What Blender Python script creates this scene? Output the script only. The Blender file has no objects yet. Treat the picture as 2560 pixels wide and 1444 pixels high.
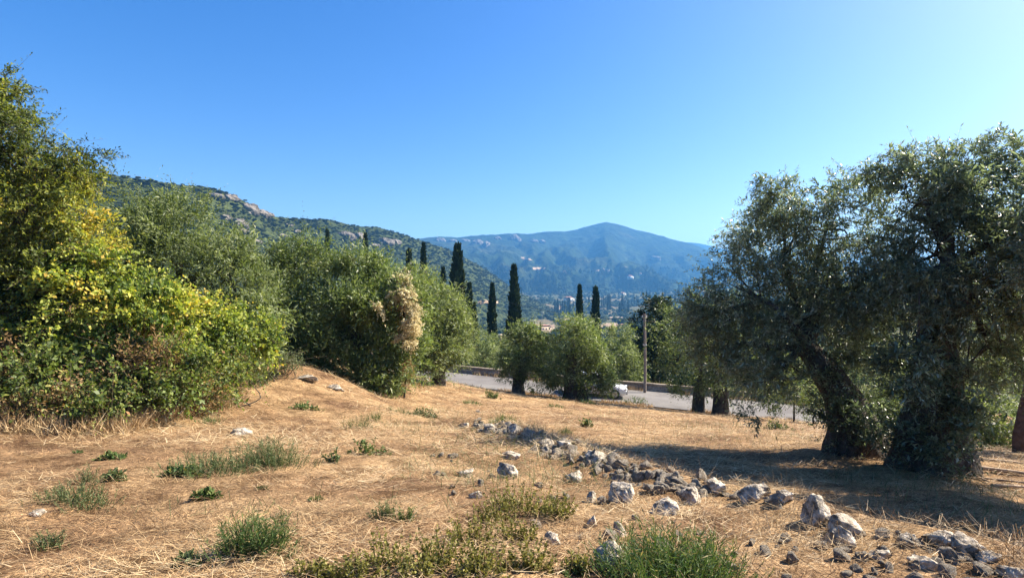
import bpy, bmesh, math, random
import numpy as np
from mathutils import Vector

random.seed(7)
F = 1400.0                      # focal length in photo pixels (2560 wide)
CAMZ = 1.7
sc = bpy.context.scene
col = sc.collection

# ------------------------------------------------------------------ camera
cd = bpy.data.cameras.new('camera'); cam = bpy.data.objects.new('camera', cd); col.objects.link(cam)
cam.location = (0, 0, CAMZ); cam.rotation_euler = (math.radians(90), 0, 0)
cd.sensor_width = 36; cd.lens = F / 2560 * 36; cd.clip_start = .05; cd.clip_end = 40000
sc.camera = cam

# ------------------------------------------------------------------ sky, sun, exposure
SUN_AZ, SUN_EL = math.radians(72), math.radians(40)      # azimuth clockwise from the view direction (+Y)
world = bpy.data.worlds.new('World'); sc.world = world; world.use_nodes = True
wn, wl = world.node_tree.nodes, world.node_tree.links
wn.clear()
sky = wn.new('ShaderNodeTexSky'); sky.sky_type = 'NISHITA'; sky.sun_disc = False
sky.sun_elevation = SUN_EL; sky.sun_rotation = SUN_AZ
sky.altitude = 0; sky.air_density = 1.0; sky.dust_density = 1.2; sky.ozone_density = 1.6
hs = wn.new('ShaderNodeHueSaturation'); hs.inputs['Hue'].default_value = .513; hs.inputs['Saturation'].default_value = 1.47
bg = wn.new('ShaderNodeBackground'); bg.inputs['Strength'].default_value = 0.068
wo = wn.new('ShaderNodeOutputWorld')
wl.new(sky.outputs[0], hs.inputs['Color']); wl.new(hs.outputs[0], bg.inputs[0]); wl.new(bg.outputs[0], wo.inputs[0])
sd = bpy.data.lights.new('sun', 'SUN'); sd.energy = 5.0; sd.angle = math.radians(.5); sd.color = (1, .90, .76)
sun = bpy.data.objects.new('sun', sd); col.objects.link(sun)
sdir = Vector((math.sin(SUN_AZ) * math.cos(SUN_EL), math.cos(SUN_AZ) * math.cos(SUN_EL), math.sin(SUN_EL)))
sun.rotation_euler = sdir.to_track_quat('Z', 'Y').to_euler(); sun.location = (30, 20, 60)
sc.view_settings.view_transform = 'Standard'; sc.view_settings.look = 'None'
sc.view_settings.exposure = 1.65; sc.view_settings.gamma = 1
sc.cycles.use_denoising = True
sc.cycles.max_bounces = 6; sc.cycles.diffuse_bounces = 3; sc.cycles.transmission_bounces = 4
sc.cycles.volume_bounces = 0; sc.cycles.transparent_max_bounces = 4

# ------------------------------------------------------------------ numpy helpers
def rng(s): return np.random.default_rng(s)
def unit(a): return a / np.maximum(np.linalg.norm(a, axis=-1, keepdims=True), 1e-9)
def rdir(r, n): return unit(r.normal(size=(n, 3)))
def vnoise(p, seed=0):
    p = np.asarray(p, float); i = np.floor(p); f = p - i; f = f * f * (3 - 2 * f)
    def h(dx, dy, dz):
        s = np.sin((i[:, 0] + dx) * 127.1 + (i[:, 1] + dy) * 311.7 + (i[:, 2] + dz) * 74.7 + seed * 17.31) * 43758.5453
        return s - np.floor(s)
    x, y, z = f[:, 0], f[:, 1], f[:, 2]
    a = h(0,0,0)*(1-x)+h(1,0,0)*x; b = h(0,1,0)*(1-x)+h(1,1,0)*x
    c = h(0,0,1)*(1-x)+h(1,0,1)*x; d = h(0,1,1)*(1-x)+h(1,1,1)*x
    return (a*(1-y)+b*y)*(1-z)+(c*(1-y)+d*y)*z
def fbm(p, o=4, seed=0, gain=.5):
    p = np.asarray(p, float); t = 0; a = 1; s = 0
    for k in range(o):
        t = t + a * vnoise(p * 2 ** k, seed + k); s += a; a *= gain
    return t / s                                         # 0..1
def fbm2(x, y, sc_, o=4, seed=0, gain=.5):
    x = np.ravel(x); y = np.ravel(y)
    return fbm(np.stack([x / sc_, y / sc_, np.zeros_like(x)], 1), o, seed, gain)
def P(u, v, Y): return np.array([(u - 1280) / F * Y, Y, CAMZ - (v - 722) / F * Y])

def np_mesh(name, V, Fc, mat=None, tint=None, smooth=False):
    me = bpy.data.meshes.new(name); V = np.asarray(V, np.float32); Fc = np.asarray(Fc, np.int32); k = Fc.shape[1]
    me.vertices.add(len(V)); me.vertices.foreach_set('co', V.ravel())
    me.loops.add(Fc.size); me.loops.foreach_set('vertex_index', Fc.ravel())
    me.polygons.add(len(Fc)); me.polygons.foreach_set('loop_start', np.arange(len(Fc), dtype=np.int32) * k)
    if smooth: me.polygons.foreach_set('use_smooth', np.ones(len(Fc), bool))
    if tint is not None:
        at = me.attributes.new('tint', 'FLOAT', 'POINT'); at.data.foreach_set('value', np.asarray(tint, np.float32))
    me.update(calc_edges=True)
    if mat: me.materials.append(mat)
    return me
def link(name, me, parent=None, loc=None, label=None, cat=None, group=None, kind=None):
    o = bpy.data.objects.new(name, me); col.objects.link(o)
    if loc is not None: o.location = loc
    if parent: o.parent = parent
    for k, val in (('label', label), ('category', cat), ('group', group), ('kind', kind)):
        if val: o[k] = val
    return o
class MB:                                               # collects quads
    def __init__(s): s.V, s.F, s.T, s.n = [], [], [], 0
    def add(s, V, Fc, t=None):
        V = np.asarray(V, float); s.V.append(V); s.F.append(np.asarray(Fc) + s.n)
        s.T.append(np.full(len(V), .5) if t is None else np.broadcast_to(np.asarray(t, float), (len(V),))); s.n += len(V)
    def mesh(s, name, mat, origin=(0, 0, 0), smooth=False):
        return np_mesh(name, np.concatenate(s.V) - np.asarray(origin), np.concatenate(s.F), mat, np.concatenate(s.T), smooth)

# ------------------------------------------------------------------ materials
def new_mat(name):
    m = bpy.data.materials.new(name); m.use_nodes = True; nt = m.node_tree; nt.nodes.clear()
    return m, nt, nt.nodes, nt.links
def ramp(nd, stops):
    r = nd.new('ShaderNodeValToRGB'); e = r.color_ramp.elements
    while len(e) > 1: e.remove(e[-1])
    e[0].position = stops[0][0]; e[0].color = (*stops[0][1], 1)
    for p_, c in stops[1:]:
        x = e.new(p_); x.color = (*c, 1)
    return r
def leaf_mat(name, stops, trans=.3, rough=.5, spec=.3, gain=1.0, tt=(1.25, 1.3, .6, 1)):
    m, nt, nd, lk = new_mat(name)
    at = nd.new('ShaderNodeAttribute'); at.attribute_name = 'tint'
    stops = [(p_, tuple(min(.8, x * gain) for x in c)) for p_, c in stops]
    r = ramp(nd, stops); lk.new(at.outputs['Fac'], r.inputs[0])
    b = nd.new('ShaderNodeBsdfPrincipled'); b.inputs['Roughness'].default_value = rough; b.inputs['Specular IOR Level'].default_value = spec
    lk.new(r.outputs[0], b.inputs['Base Color'])
    t = nd.new('ShaderNodeBsdfTranslucent')
    g = nd.new('ShaderNodeMix'); g.data_type = 'RGBA'; g.blend_type = 'MULTIPLY'; g.inputs[0].default_value = 1
    lk.new(r.outputs[0], g.inputs[6]); g.inputs[7].default_value = tt; lk.new(g.outputs[2], t.inputs[0])
    mx = nd.new('ShaderNodeMixShader'); mx.inputs[0].default_value = trans
    lk.new(b.outputs[0], mx.inputs[1]); lk.new(t.outputs[0], mx.inputs[2])
    o = nd.new('ShaderNodeOutputMaterial'); lk.new(mx.outputs[0], o.inputs[0])
    return m
def noise_mat(name, layers, rough=.9, bump=0, bscale=20, bdist=.02, spec=.2, detail=6, coord='Object'):
    """layers: list of (scale, stops, fac) mixed one over the other by their own noise"""
    m, nt, nd, lk = new_mat(name)
    tc = nd.new('ShaderNodeTexCoord'); prev = None
    for i, (s_, stops, fac) in enumerate(layers):
        n = nd.new('ShaderNodeTexNoise'); n.inputs['Scale'].default_value = s_; n.inputs['Detail'].default_value = detail; n.inputs['Roughness'].default_value = .6
        lk.new(tc.outputs[coord], n.inputs['Vector'])
        r = ramp(nd, stops); lk.new(n.outputs[0], r.inputs[0])
        if prev is None: prev = r.outputs[0]
        else:
            x = nd.new('ShaderNodeMix'); x.data_type = 'RGBA'; x.blend_type = fac if isinstance(fac, str) else 'MIX'
            x.inputs[0].default_value = 1 if isinstance(fac, str) else fac
            lk.new(prev, x.inputs[6]); lk.new(r.outputs[0], x.inputs[7]); prev = x.outputs[2]
    b = nd.new('ShaderNodeBsdfPrincipled'); b.inputs['Roughness'].default_value = rough; b.inputs['Specular IOR Level'].default_value = spec
    lk.new(prev, b.inputs['Base Color'])
    if bump:
        n = nd.new('ShaderNodeTexNoise'); n.inputs['Scale'].default_value = bscale; n.inputs['Detail'].default_value = 8
        lk.new(tc.outputs[coord], n.inputs['Vector'])
        bp = nd.new('ShaderNodeBump'); bp.inputs['Strength'].default_value = bump; bp.inputs['Distance'].default_value = bdist
        lk.new(n.outputs[0], bp.inputs['Height']); lk.new(bp.outputs[0], b.inputs['Normal'])
    o = nd.new('ShaderNodeOutputMaterial'); lk.new(b.outputs[0], o.inputs[0])
    return m
def plain(name, c, rough=.5, metal=0, spec=.5, coat=0):
    m, nt, nd, lk = new_mat(name)
    tc = nd.new('ShaderNodeTexCoord'); n = nd.new('ShaderNodeTexNoise'); n.inputs['Scale'].default_value = 9; n.inputs['Detail'].default_value = 5
    lk.new(tc.outputs['Object'], n.inputs[0])
    r = ramp(nd, [(.3, tuple(x * .86 for x in c)), (.7, c)]); lk.new(n.outputs[0], r.inputs[0])
    b = nd.new('ShaderNodeBsdfPrincipled'); lk.new(r.outputs[0], b.inputs['Base Color'])
    b.inputs['Roughness'].default_value = rough; b.inputs['Metallic'].default_value = metal
    b.inputs['Specular IOR Level'].default_value = spec; b.inputs['Coat Weight'].default_value = coat
    o = nd.new('ShaderNodeOutputMaterial'); lk.new(b.outputs[0], o.inputs[0])
    return m

M = {}
M['olive'] = leaf_mat('olive_leaf', [(0, (.020, .030, .012)), (.35, (.060, .085, .028)), (.62, (.115, .150, .050)), (.82, (.19, .215, .105)), (1, (.30, .31, .20))], .36, .45, .35, 1.6)
M['olive_dark'] = leaf_mat('silvery_olive_leaf', [(0, (.026, .035, .021)), (.3, (.074, .094, .052)), (.6, (.135, .162, .100)), (.82, (.245, .272, .200)), (1, (.40, .42, .35))], .38, .36, .55, 1.5, (1.1, 1.2, .75, 1))
M['olive_grey'] = leaf_mat('young_olive_leaf', [(0, (.035, .052, .016)), (.4, (.098, .128, .052)), (.7, (.175, .208, .098)), (1, (.30, .32, .20))], .38, .5, .3, 1.3)
M['yellow'] = leaf_mat('yellowing_leaf', [(0, (.022, .034, .010)), (.35, (.090, .115, .026)), (.6, (.205, .225, .042)), (.85, (.36, .325, .055)), (1, (.44, .31, .05))], .42, .5, .3, 1.3)
M['vine'] = leaf_mat('vine_leaf', [(0, (.020, .042, .010)), (.3, (.072, .108, .024)), (.6, (.180, .215, .042)), (.85, (.35, .34, .065)), (1, (.42, .29, .06))], .42, .5, .3, 1.55)
M['bramble'] = leaf_mat('bramble_leaf', [(0, (.015, .026, .010)), (.35, (.05, .075, .020)), (.65, (.12, .155, .030)), (.88, (.21, .20, .07)), (1, (.24, .13, .06))], .38, .5, .3, 1.5)
M['cypress'] = leaf_mat('cypress_leaf', [(0, (.008, .014, .006)), (.5, (.022, .038, .014)), (1, (.050, .075, .026))], .08, .7, .15)
M['evergreen'] = leaf_mat('evergreen_leaf', [(0, (.010, .020, .008)), (.5, (.028, .050, .016)), (1, (.07, .10, .032))], .12, .5, .3)
M['fluff'] = leaf_mat('seed_fluff', [(0, (.40, .34, .15)), (.4, (.64, .56, .33)), (1, (.78, .72, .52))], .45, .9, .1, 1, (1, .97, .88, 1))
M['dryleaf'] = leaf_mat('dry_leaf', [(0, (0.074, 0.042, 0.019)), (.5, (0.224, 0.140, 0.061)), (1, (0.355, 0.253, 0.131))], .25, .8, .15)
M['straw'] = leaf_mat('straw', [(0, (.115, .065, .032)), (.35, (.30, .190, .092)), (.7, (.48, .345, .182)), (1, (.62, .50, .31))], .12, .6, .2, 1.05, (1, .95, .8, 1))
M['weed'] = leaf_mat('grey_green_weed', [(0, (.035, .055, .022)), (.5, (.10, .135, .055)), (1, (.21, .225, .11))], .25, .6, .2)
M['grassgreen'] = leaf_mat('fresh_grass', [(0, (.030, .062, .018)), (.5, (.075, .130, .038)), (.85, (.18, .21, .075)), (1, (.32, .26, .12))], .3, .55, .25)
M['weedyellow'] = leaf_mat('yellow_green_weed', [(0, (0.070, 0.066, 0.022)), (.5, (0.164, 0.156, 0.043)), (1, (0.312, 0.281, 0.086))], .3, .6, .2)
M['bark'] = noise_mat('olive_bark', [(6, [(.3, (.045, .036, .028)), (.7, (.17, .145, .115))], 1), (25, [(.35, (.45, .45, .45)), (.65, (1, 1, 1))], 'MULTIPLY')], .95, 1, 14, .06)
M['redbark'] = noise_mat('red_bark', [(6, [(.3, (.07, .04, .028)), (.7, (.22, .13, .09))], 1)], .95, 1, 14, .05)
M['twig'] = plain('twig', (.12, .095, .065), .9, 0, .1)
def ground_mat():
    m, nt, nd, lk = new_mat('dry_field'); tc = nd.new('ShaderNodeTexCoord')
    def noise(vec, sc_, det=6, rough=.6):
        n = nd.new('ShaderNodeTexNoise'); n.inputs['Scale'].default_value = sc_; n.inputs['Detail'].default_value = det; n.inputs['Roughness'].default_value = rough; lk.new(vec, n.inputs['Vector']); return n
    def mul(a, b_):
        x = nd.new('ShaderNodeMix'); x.data_type = 'RGBA'; x.blend_type = 'MULTIPLY'; x.inputs[0].default_value = 1; lk.new(a, x.inputs[6]); lk.new(b_, x.inputs[7]); return x.outputs[2]
    def rr(n, stops): q = ramp(nd, stops); lk.new(n.outputs[0], q.inputs[0]); return q.outputs[0]
    base = rr(noise(tc.outputs['Object'], .55), [(.32, (.180, .108, .064)), (.46, (.340, .222, .122)), (.62, (.470, .332, .186))])
    c = mul(base, rr(noise(tc.outputs['Object'], 2.4, 5), [(.36, (.50, .46, .42)), (.52, (1, 1, 1)), (.72, (1.2, 1.15, 1.08))]))
    warp = noise(tc.outputs['Object'], 1.3, 2); wv = nd.new('ShaderNodeVectorMath'); wv.operation = 'SCALE'; wv.inputs['Scale'].default_value = .9; lk.new(warp.outputs['Color'], wv.inputs[0])
    wa = nd.new('ShaderNodeVectorMath'); wa.operation = 'ADD'; lk.new(tc.outputs['Object'], wa.inputs[0]); lk.new(wv.outputs[0], wa.inputs[1])
    hs_ = []
    for ang, sx, sy in ((.15, 9, 75), (1.2, 11, 60), (-.7, 8, 85)):
        mp = nd.new('ShaderNodeMapping'); mp.inputs['Rotation'].default_value = (0, 0, ang); lk.new(wa.outputs[0], mp.inputs[0])
        m2 = nd.new('ShaderNodeMapping'); m2.inputs['Scale'].default_value = (sx, sy, 20); lk.new(mp.outputs[0], m2.inputs[0])
        n = noise(m2.outputs[0], 1, 3, .7); hs_.append(n); c = mul(c, rr(n, [(.34, (.52, .47, .42)), (.52, (1, 1, 1)), (.68, (1.32, 1.28, 1.2))]))
    ad = nd.new('ShaderNodeMath'); ad.operation = 'MAXIMUM'; lk.new(hs_[0].outputs[0], ad.inputs[0]); lk.new(hs_[1].outputs[0], ad.inputs[1])
    a2 = nd.new('ShaderNodeMath'); a2.operation = 'MAXIMUM'; lk.new(ad.outputs[0], a2.inputs[0]); lk.new(hs_[2].outputs[0], a2.inputs[1])
    bp = nd.new('ShaderNodeBump'); bp.inputs['Strength'].default_value = 1; bp.inputs['Distance'].default_value = .05; lk.new(a2.outputs[0], bp.inputs['Height'])
    b = nd.new('ShaderNodeBsdfPrincipled'); b.inputs['Roughness'].default_value = .9; b.inputs['Specular IOR Level'].default_value = .1; lk.new(c, b.inputs['Base Color']); lk.new(bp.outputs[0], b.inputs['Normal'])
    o = nd.new('ShaderNodeOutputMaterial'); lk.new(b.outputs[0], o.inputs[0]); return m
M['ground'] = ground_mat()
M['valley'] = noise_mat('valley_floor', [
    (.012, [(.38, (0.045, 0.061, 0.021)), (.5, (0.070, 0.078, 0.031)), (.60, (0.164, 0.131, 0.070)), (.7, (0.246, 0.180, 0.107))], 1),
    (.09, [(.35, (.45, .50, .45)), (.6, (1.1, 1.1, 1.05))], 'MULTIPLY')], .95, .6, .2, 2, .1)
M['hill'] = noise_mat('scrub_slope', [
    (.006, [(.35, (0.031, 0.043, 0.014)), (.6, (0.048, 0.060, 0.020)), (.75, (0.075, 0.076, 0.028))], 1),
    (.055, [(.36, (.42, .46, .42)), (.52, (1, 1, 1)), (.68, (1.45, 1.4, 1.3))], 'MULTIPLY'),
    (.20, [(.36, (.55, .55, .55)), (.62, (1.35, 1.35, 1.3))], 'MULTIPLY')], .95, 1, .11, 5, .05, 9)
M['mountain'] = noise_mat('mountain_scrub', [
    (.0022, [(.35, (0.010, 0.020, 0.007)), (.55, (0.018, 0.030, 0.010)), (.72, (0.045, 0.048, 0.023))], 1),
    (.018, [(.34, (.40, .42, .40)), (.52, (1, 1, 1)), (.68, (1.6, 1.55, 1.4))], 'MULTIPLY'),
    (.06, [(.36, (.60, .60, .60)), (.62, (1.3, 1.3, 1.25))], 'MULTIPLY')], .95, 1, .03, 16, .05, 9)
M['cliff'] = noise_mat('limestone_cliff', [
    (.04, [(.34, (0.055, 0.051, 0.039)), (.50, (0.148, 0.133, 0.113)), (.7, (0.250, 0.226, 0.195))], 1),
    (.22, [(.36, (.35, .36, .34)), (.55, (1, 1, 1)), (.7, (1.15, 1.1, 1.05))], 'MULTIPLY')], .95, 1, .2, 4, .1)
M['earth'] = noise_mat('bare_earth', [
    (.03, [(.35, (0.234, 0.156, 0.094)), (.6, (0.359, 0.265, 0.172)), (.75, (0.406, 0.328, 0.234))], 1),
    (.16, [(.35, (.5, .5, .45)), (.6, (1.1, 1.1, 1.1))], 'MULTIPLY')], .95, .6, .3, 1.0)
M['rock'] = noise_mat('limestone', [
    (3.2, [(.30, (.23, .190, .145)), (.50, (.46, .400, .315)), (.70, (.64, .570, .465))], 1),
    (11, [(.34, (.22, .21, .20)), (.48, (.85, .85, .85)), (.6, (1.1, 1.1, 1.1))], 'MULTIPLY'),
    (60, [(.32, (.55, .53, .50)), (.52, (1, 1, 1))], 'MULTIPLY')], .92, 1, 26, .035, .15)
M['road'] = noise_mat('asphalt', [
    (.5, [(.35, (0.133, 0.122, 0.113)), (.65, (0.196, 0.184, 0.168))], 1), (60, [(.3, (.75, .75, .75)), (.7, (1.15, 1.15, 1.15))], 'MULTIPLY')], .9, .4, 80, .01)
M['wall'] = noise_mat('weathered_concrete', [
    (.8, [(.35, (0.172, 0.136, 0.101)), (.65, (0.328, 0.273, 0.207))], 1), (9, [(.3, (.5, .48, .45)), (.6, (1.1, 1.1, 1.1))], 'MULTIPLY')], .95, .8, 12, .02)
M['carpaint'] = plain('white_car_paint', (.78, .79, .80), .25, 0, .5, .8)
M['glass'] = plain('dark_glass', (.02, .025, .03), .06, 0, .6)
M['tyre'] = plain('tyre_rubber', (.02, .02, .02), .8)
M['metal'] = plain('grey_metal', (.45, .46, .47), .4, .7)
M['lamp'] = plain('headlight_glass', (.75, .78, .8), .1)
M['pole'] = noise_mat('weathered_pole', [(5, [(.3, (.13, .10, .08)), (.7, (.27, .225, .19))], 1)], .9, .5, 30, .01)
M['plaster'] = plain('white_plaster', (.74, .70, .62), .9, 0, .2)
M['cream'] = plain('cream_plaster', (.60, .49, .36), .9, 0, .2)
M['rooftile'] = plain('terracotta_roof', (.36, .16, .09), .9, 0, .2)
M['window'] = plain('window_glass', (.05, .055, .06), .2)
M['deadwood'] = noise_mat('bleached_wood', [(4, [(.3, (.24, .165, .11)), (.7, (.48, .37, .27))], 1)], .9, .6, 20, .02)

# ------------------------------------------------------------------ terrain
CTRL = [(0,1444,3.3),(640,1444,3.3),(1280,1444,3.3),(1900,1444,3.4),(0,1300,4.35),(640,1300,4.3),(1280,1300,4.5),(0,1150,6.5),(100,1080,8.5),
 (400,1040,10.5),(600,990,13.5),(680,934,16.0),(760,922,16.8),(840,950,17.0),(880,985,16.0),(960,995,18),(1060,970,24),(1140,957,31),(1265,979,33),(1468,1001,32),
 (1620,1019,31),(1830,1038,29.5),(2055,1056,28),(1280,1200,6.3),(1280,1100,10),(1200,1062,13),(1400,1060,14.5),(1280,1020,20),(1500,1032,22),
 (1700,1060,18),(2000,1080,17),(640,1200,5.8),(640,1100,8.5),(900,1060,11.5),(1430,1130,8.8),(1560,1205,6.5),(1750,1235,5.8),(2050,1315,4.8),(2400,1390,4.1),
 (2560,1440,3.7),(1700,1150,9),(2000,1225,6.9),(2150,1132,10.6),(2330,1182,9.2),(2400,1318,5.3),(2560,1250,7),(2560,1150,11),(2300,1110,13.5),(1850,1110,12.5)]
cp = np.array([P(*c) for c in CTRL])
cp = np.vstack([cp, [[0,0,.12],[-6,0,.2],[5,0,.0],[0,-8,.4],[-14,20,.9],[-12,9,.1],[-16,30,-1.2]]])
def _tk(d2): return np.where(d2 > 0, .5 * d2 * np.log(np.maximum(d2, 1e-12)), 0)
n_ = len(cp)
A = np.zeros((n_ + 3, n_ + 3)); dd = ((cp[:, None, :2] - cp[None, :, :2]) ** 2).sum(-1)
A[:n_, :n_] = _tk(dd) + np.eye(n_) * .12; A[:n_, n_] = 1; A[:n_, n_+1:] = cp[:, :2]; A[n_:, :n_] = A[:n_, n_:].T
W_ = np.linalg.solve(A, np.concatenate([cp[:, 2], [0, 0, 0]]))
def tps(x, y):
    out = np.zeros_like(x)
    for i in range(0, len(x), 20000):
        xs, ys = x[i:i+20000], y[i:i+20000]
        d2 = (xs[:, None] - cp[None, :, 0]) ** 2 + (ys[:, None] - cp[None, :, 1]) ** 2
        out[i:i+20000] = _tk(d2) @ W_[:n_] + W_[n_] + W_[n_+1] * xs + W_[n_+2] * ys
    return out
def ss(a, b, x): t = np.clip((x - a) / (b - a), 0, 1); return t * t * (3 - 2 * t)
# the road crosses the view: far edge (foot of the wall) and near edge, both in plan
FAR = np.array([P(400, 845, 60), P(900, 905, 49), P(1148, 932, 44), P(1390, 959, 42), P(1567, 974, 41), P(1659, 985, 40.5), P(2061, 1024, 37), P(2700, 1085, 33)])
NEAR = np.array([P(400, 868, 53), P(900, 937, 42.5), P(1160, 962, 38), P(1468, 998, 36), P(1620, 1014, 35), P(1730, 1022, 34.3), P(2055, 1052, 32), P(2700, 1120, 28)])
def road_far_y(x): return np.interp(x, FAR[:, 0], FAR[:, 1])
def road_near_y(x): return np.interp(x, NEAR[:, 0], NEAR[:, 1])
RX = np.linspace(-34, 34, 120)
RFY = np.convolve(np.pad(road_far_y(RX), 6, mode='edge'), np.ones(13) / 13, 'valid'); RNY = np.convolve(np.pad(road_near_y(RX), 6, mode='edge'), np.ones(13) / 13, 'valid')
rz = (np.interp(RX, FAR[:, 0], FAR[:, 2]) + np.interp(RX, NEAR[:, 0], NEAR[:, 2])) / 2
RZ = np.convolve(np.pad(rz, 10, mode='edge'), np.ones(21) / 21, 'valid')
def road_z(x): return np.interp(x, RX, RZ)
VY = [40, 50, 60, 90, 150, 250, 400, 700, 1100, 1600, 2200, 3000, 4500]
VZ = [-6.5, -8.5, -10, -13, -19, -26, -33, -43, -46, -32, -5, 10, 20]
def valley_z(x, y):
    z = np.interp(y, VY, VZ)
    w = np.clip(y / 60, .3, 12)
    z = z + (fbm2(x, y, 160, 4, 3) - .5) * np.clip(y / 40, 0, 26) + np.maximum(0, -x - 6 * w) * .10 * ss(50, 160, y)
    z += np.maximum(0, x - .25 * y) * .10 * ss(60, 300, y)
    return z
BANK = np.array([P(u_, v_, Y_)[:2] for u_, v_, Y_ in ((1150, 1062, 13), (1250, 1078, 12), (1360, 1110, 10), (1430, 1132, 8.8), (1500, 1160, 7.8), (1560, 1190, 6.8), (1700, 1222, 6.05), (1860, 1252, 5.55), (2050, 1312, 4.85), (2250, 1350, 4.4), (2400, 1388, 4.1), (2560, 1440, 3.7), (2900, 1500, 3.1))])
def bank_dist(x, y):
    best = np.full(len(x), 1e9); side = np.zeros(len(x))
    for a, c in zip(BANK[:-1], BANK[1:]):
        e = c - a; t = np.clip(((x - a[0]) * e[0] + (y - a[1]) * e[1]) / (e @ e), 0, 1); dx, dy = x - a[0] - e[0] * t, y - a[1] - e[1] * t
        d = np.hypot(dx, dy); m = d < best; best = np.where(m, d, best); side = np.where(m, np.sign(e[0] * (y - a[1]) - e[1] * (x - a[0])), side)
    return best, side                                   # side +1: beyond the bank
def ground_z(x, y):
    x = np.atleast_1d(np.asarray(x, float)); y = np.atleast_1d(np.asarray(y, float))
    xc = np.clip(x, -26, 22); yc = np.clip(y, -8, 36)
    z = np.zeros_like(x); nr_ = y < 80
    z[nr_] = tps(xc[nr_], yc[nr_]) + (x - xc)[nr_] * -.06
    z += (fbm2(x, y, 1.1, 3, 11) - .5) * .16 + (fbm2(x, y, .3, 2, 15) - .5) * .05
    nb = (y > 1) & (y < 16); bd, bs = bank_dist(x[nb], y[nb])
    z[nb] += .17 * np.exp(-(bd / .5) ** 2) * (.6 + .8 * fbm2(x[nb], y[nb], .5, 2, 33)) - .10 * ss(.1, .9, bd * bs) * np.exp(-(bd / 2.5) ** 2)
    fy, ny = np.interp(x, RX, RFY), np.interp(x, RX, RNY); r = road_z(x)
    k = ss(ny - 4.5, ny - .4, y); z = z * (1 - k) + (r - .03) * k
    k2 = ss(fy + .5, fy + 14, y); z = z * (1 - k2) + valley_z(x, y) * k2
    return z
def hit(u, v, y0=2.0, y1=2600.):
    Y = np.exp(np.linspace(math.log(y0), math.log(y1), 900))
    z = CAMZ - (v - 722) / F * Y; x = (u - 1280) / F * Y
    b = np.nonzero(z <= ground_z(x, Y))[0]
    if len(b) == 0: return None
    return np.array([x[b[0]], Y[b[0]], z[b[0]]])
def on_ground(u, Y):
    x = (u - 1280) / F * Y; return np.array([x, Y, ground_z(x, Y)[0]])

Ys = np.concatenate([np.linspace(-10, 2, 14), np.linspace(2.3, 14, 64), np.linspace(14.4, 60, 120), np.exp(np.linspace(math.log(61.5), math.log(4500), 130))])
s = np.linspace(-1, 1, 205); s = np.sign(s) * np.abs(s) ** 1.25
GX = s[None, :] * (np.clip(Ys, 0, None)[:, None] * 1.9 + 26); GY = np.repeat(Ys[:, None], 205, 1)
GZ = ground_z(GX.ravel(), GY.ravel())
nr = len(Ys)
def grid_faces(nr, nc):
    i = np.arange(nr * nc).reshape(nr, nc)
    return np.stack([i[:-1, :-1], i[:-1, 1:], i[1:, 1:], i[1:, :-1]], -1).reshape(-1, 4)
gf = grid_faces(nr, 205)
gme = np_mesh('ground', np.stack([GX.ravel(), GY.ravel(), GZ], 1), gf, M['ground'], None, True)
gme.materials.append(M['valley'])
gyc = GY.ravel()[gf[:, 0]]; gxc = GX.ravel()[gf[:, 0]]
gme.polygons.foreach_set('material_index', (gyc > np.interp(gxc, RX, RFY) + 3).astype(np.int32))
link('ground', gme, kind='structure', label='dry straw covered field sloping down to road and green valley floor')
# road sheet
rows = 9
rv = []
for j in range(rows):
    t = j / (rows - 1)
    rv.append(np.stack([RX, RNY + (RFY - RNY) * t, RZ + .03 + .05 * math.sin(math.pi * t)], 1))
rv = np.concatenate(rv)
rm = np_mesh('road', rv, grid_faces(rows, len(RX)), M['road'], None, True)
link('road', rm, kind='structure', label='narrow grey asphalt road curving past the olive trees')

# ------------------------------------------------------------------ hills
HILLV = {}
def make_hill(name, crest, foot_k, foot_z, mat, label, amp, nscale, seed, pw=1.25, nc=360, nr=84, back=.25):
    cu = np.array([c[0] for c in crest], float); us = np.linspace(cu[0], cu[-1], nc)
    vs = np.interp(us, cu, [c[1] for c in crest]); Ds = np.interp(us, cu, [c[2] for c in crest])
    ker = np.ones(5) / 5
    vs = np.convolve(np.pad(vs, 2, mode='edge'), ker, 'valid'); Ds = np.convolve(np.pad(Ds, 12, mode='edge'), np.ones(25) / 25, 'valid')
    zc = CAMZ - (vs - 722) / F * Ds
    T = np.concatenate([np.linspace(0, 1, nr), 1 + np.linspace(.02, 1, 16)])
    V = []
    for t in T:
        if t <= 1:
            D = Ds * (foot_k + (1 - foot_k) * t); z = foot_z + (zc - foot_z) * t ** pw; a = math.sin(math.pi * min(t, .96) ** .8) 
        else:
            D = Ds * (1 + back * (t - 1)); z = zc - (zc - foot_z) * (t - 1) ** 1.4; a = t - 1
        V.append(np.stack([(us - 1280) / F * D, D, z + 0 * us, np.full(nc, a)], 1))
    V = np.concatenate(V); g = 1 - np.abs(2 * fbm2(V[:, 0], V[:, 1] * .35, nscale, 6, seed, .55) - 1)
    V[:, 2] += (g - .75) * amp * V[:, 3] + (fbm2(V[:, 0], V[:, 1], nscale * .12, 3, seed + 9) - .5) * amp * .10 * (V[:, 3] + .12)
    V = V[:, :3]
    o = link(name, np_mesh(name, V, grid_faces(len(T), nc), mat, None, True), kind='structure', label=label)
    HILLV[name] = (V[:nr * nc], o)
    return o
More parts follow.
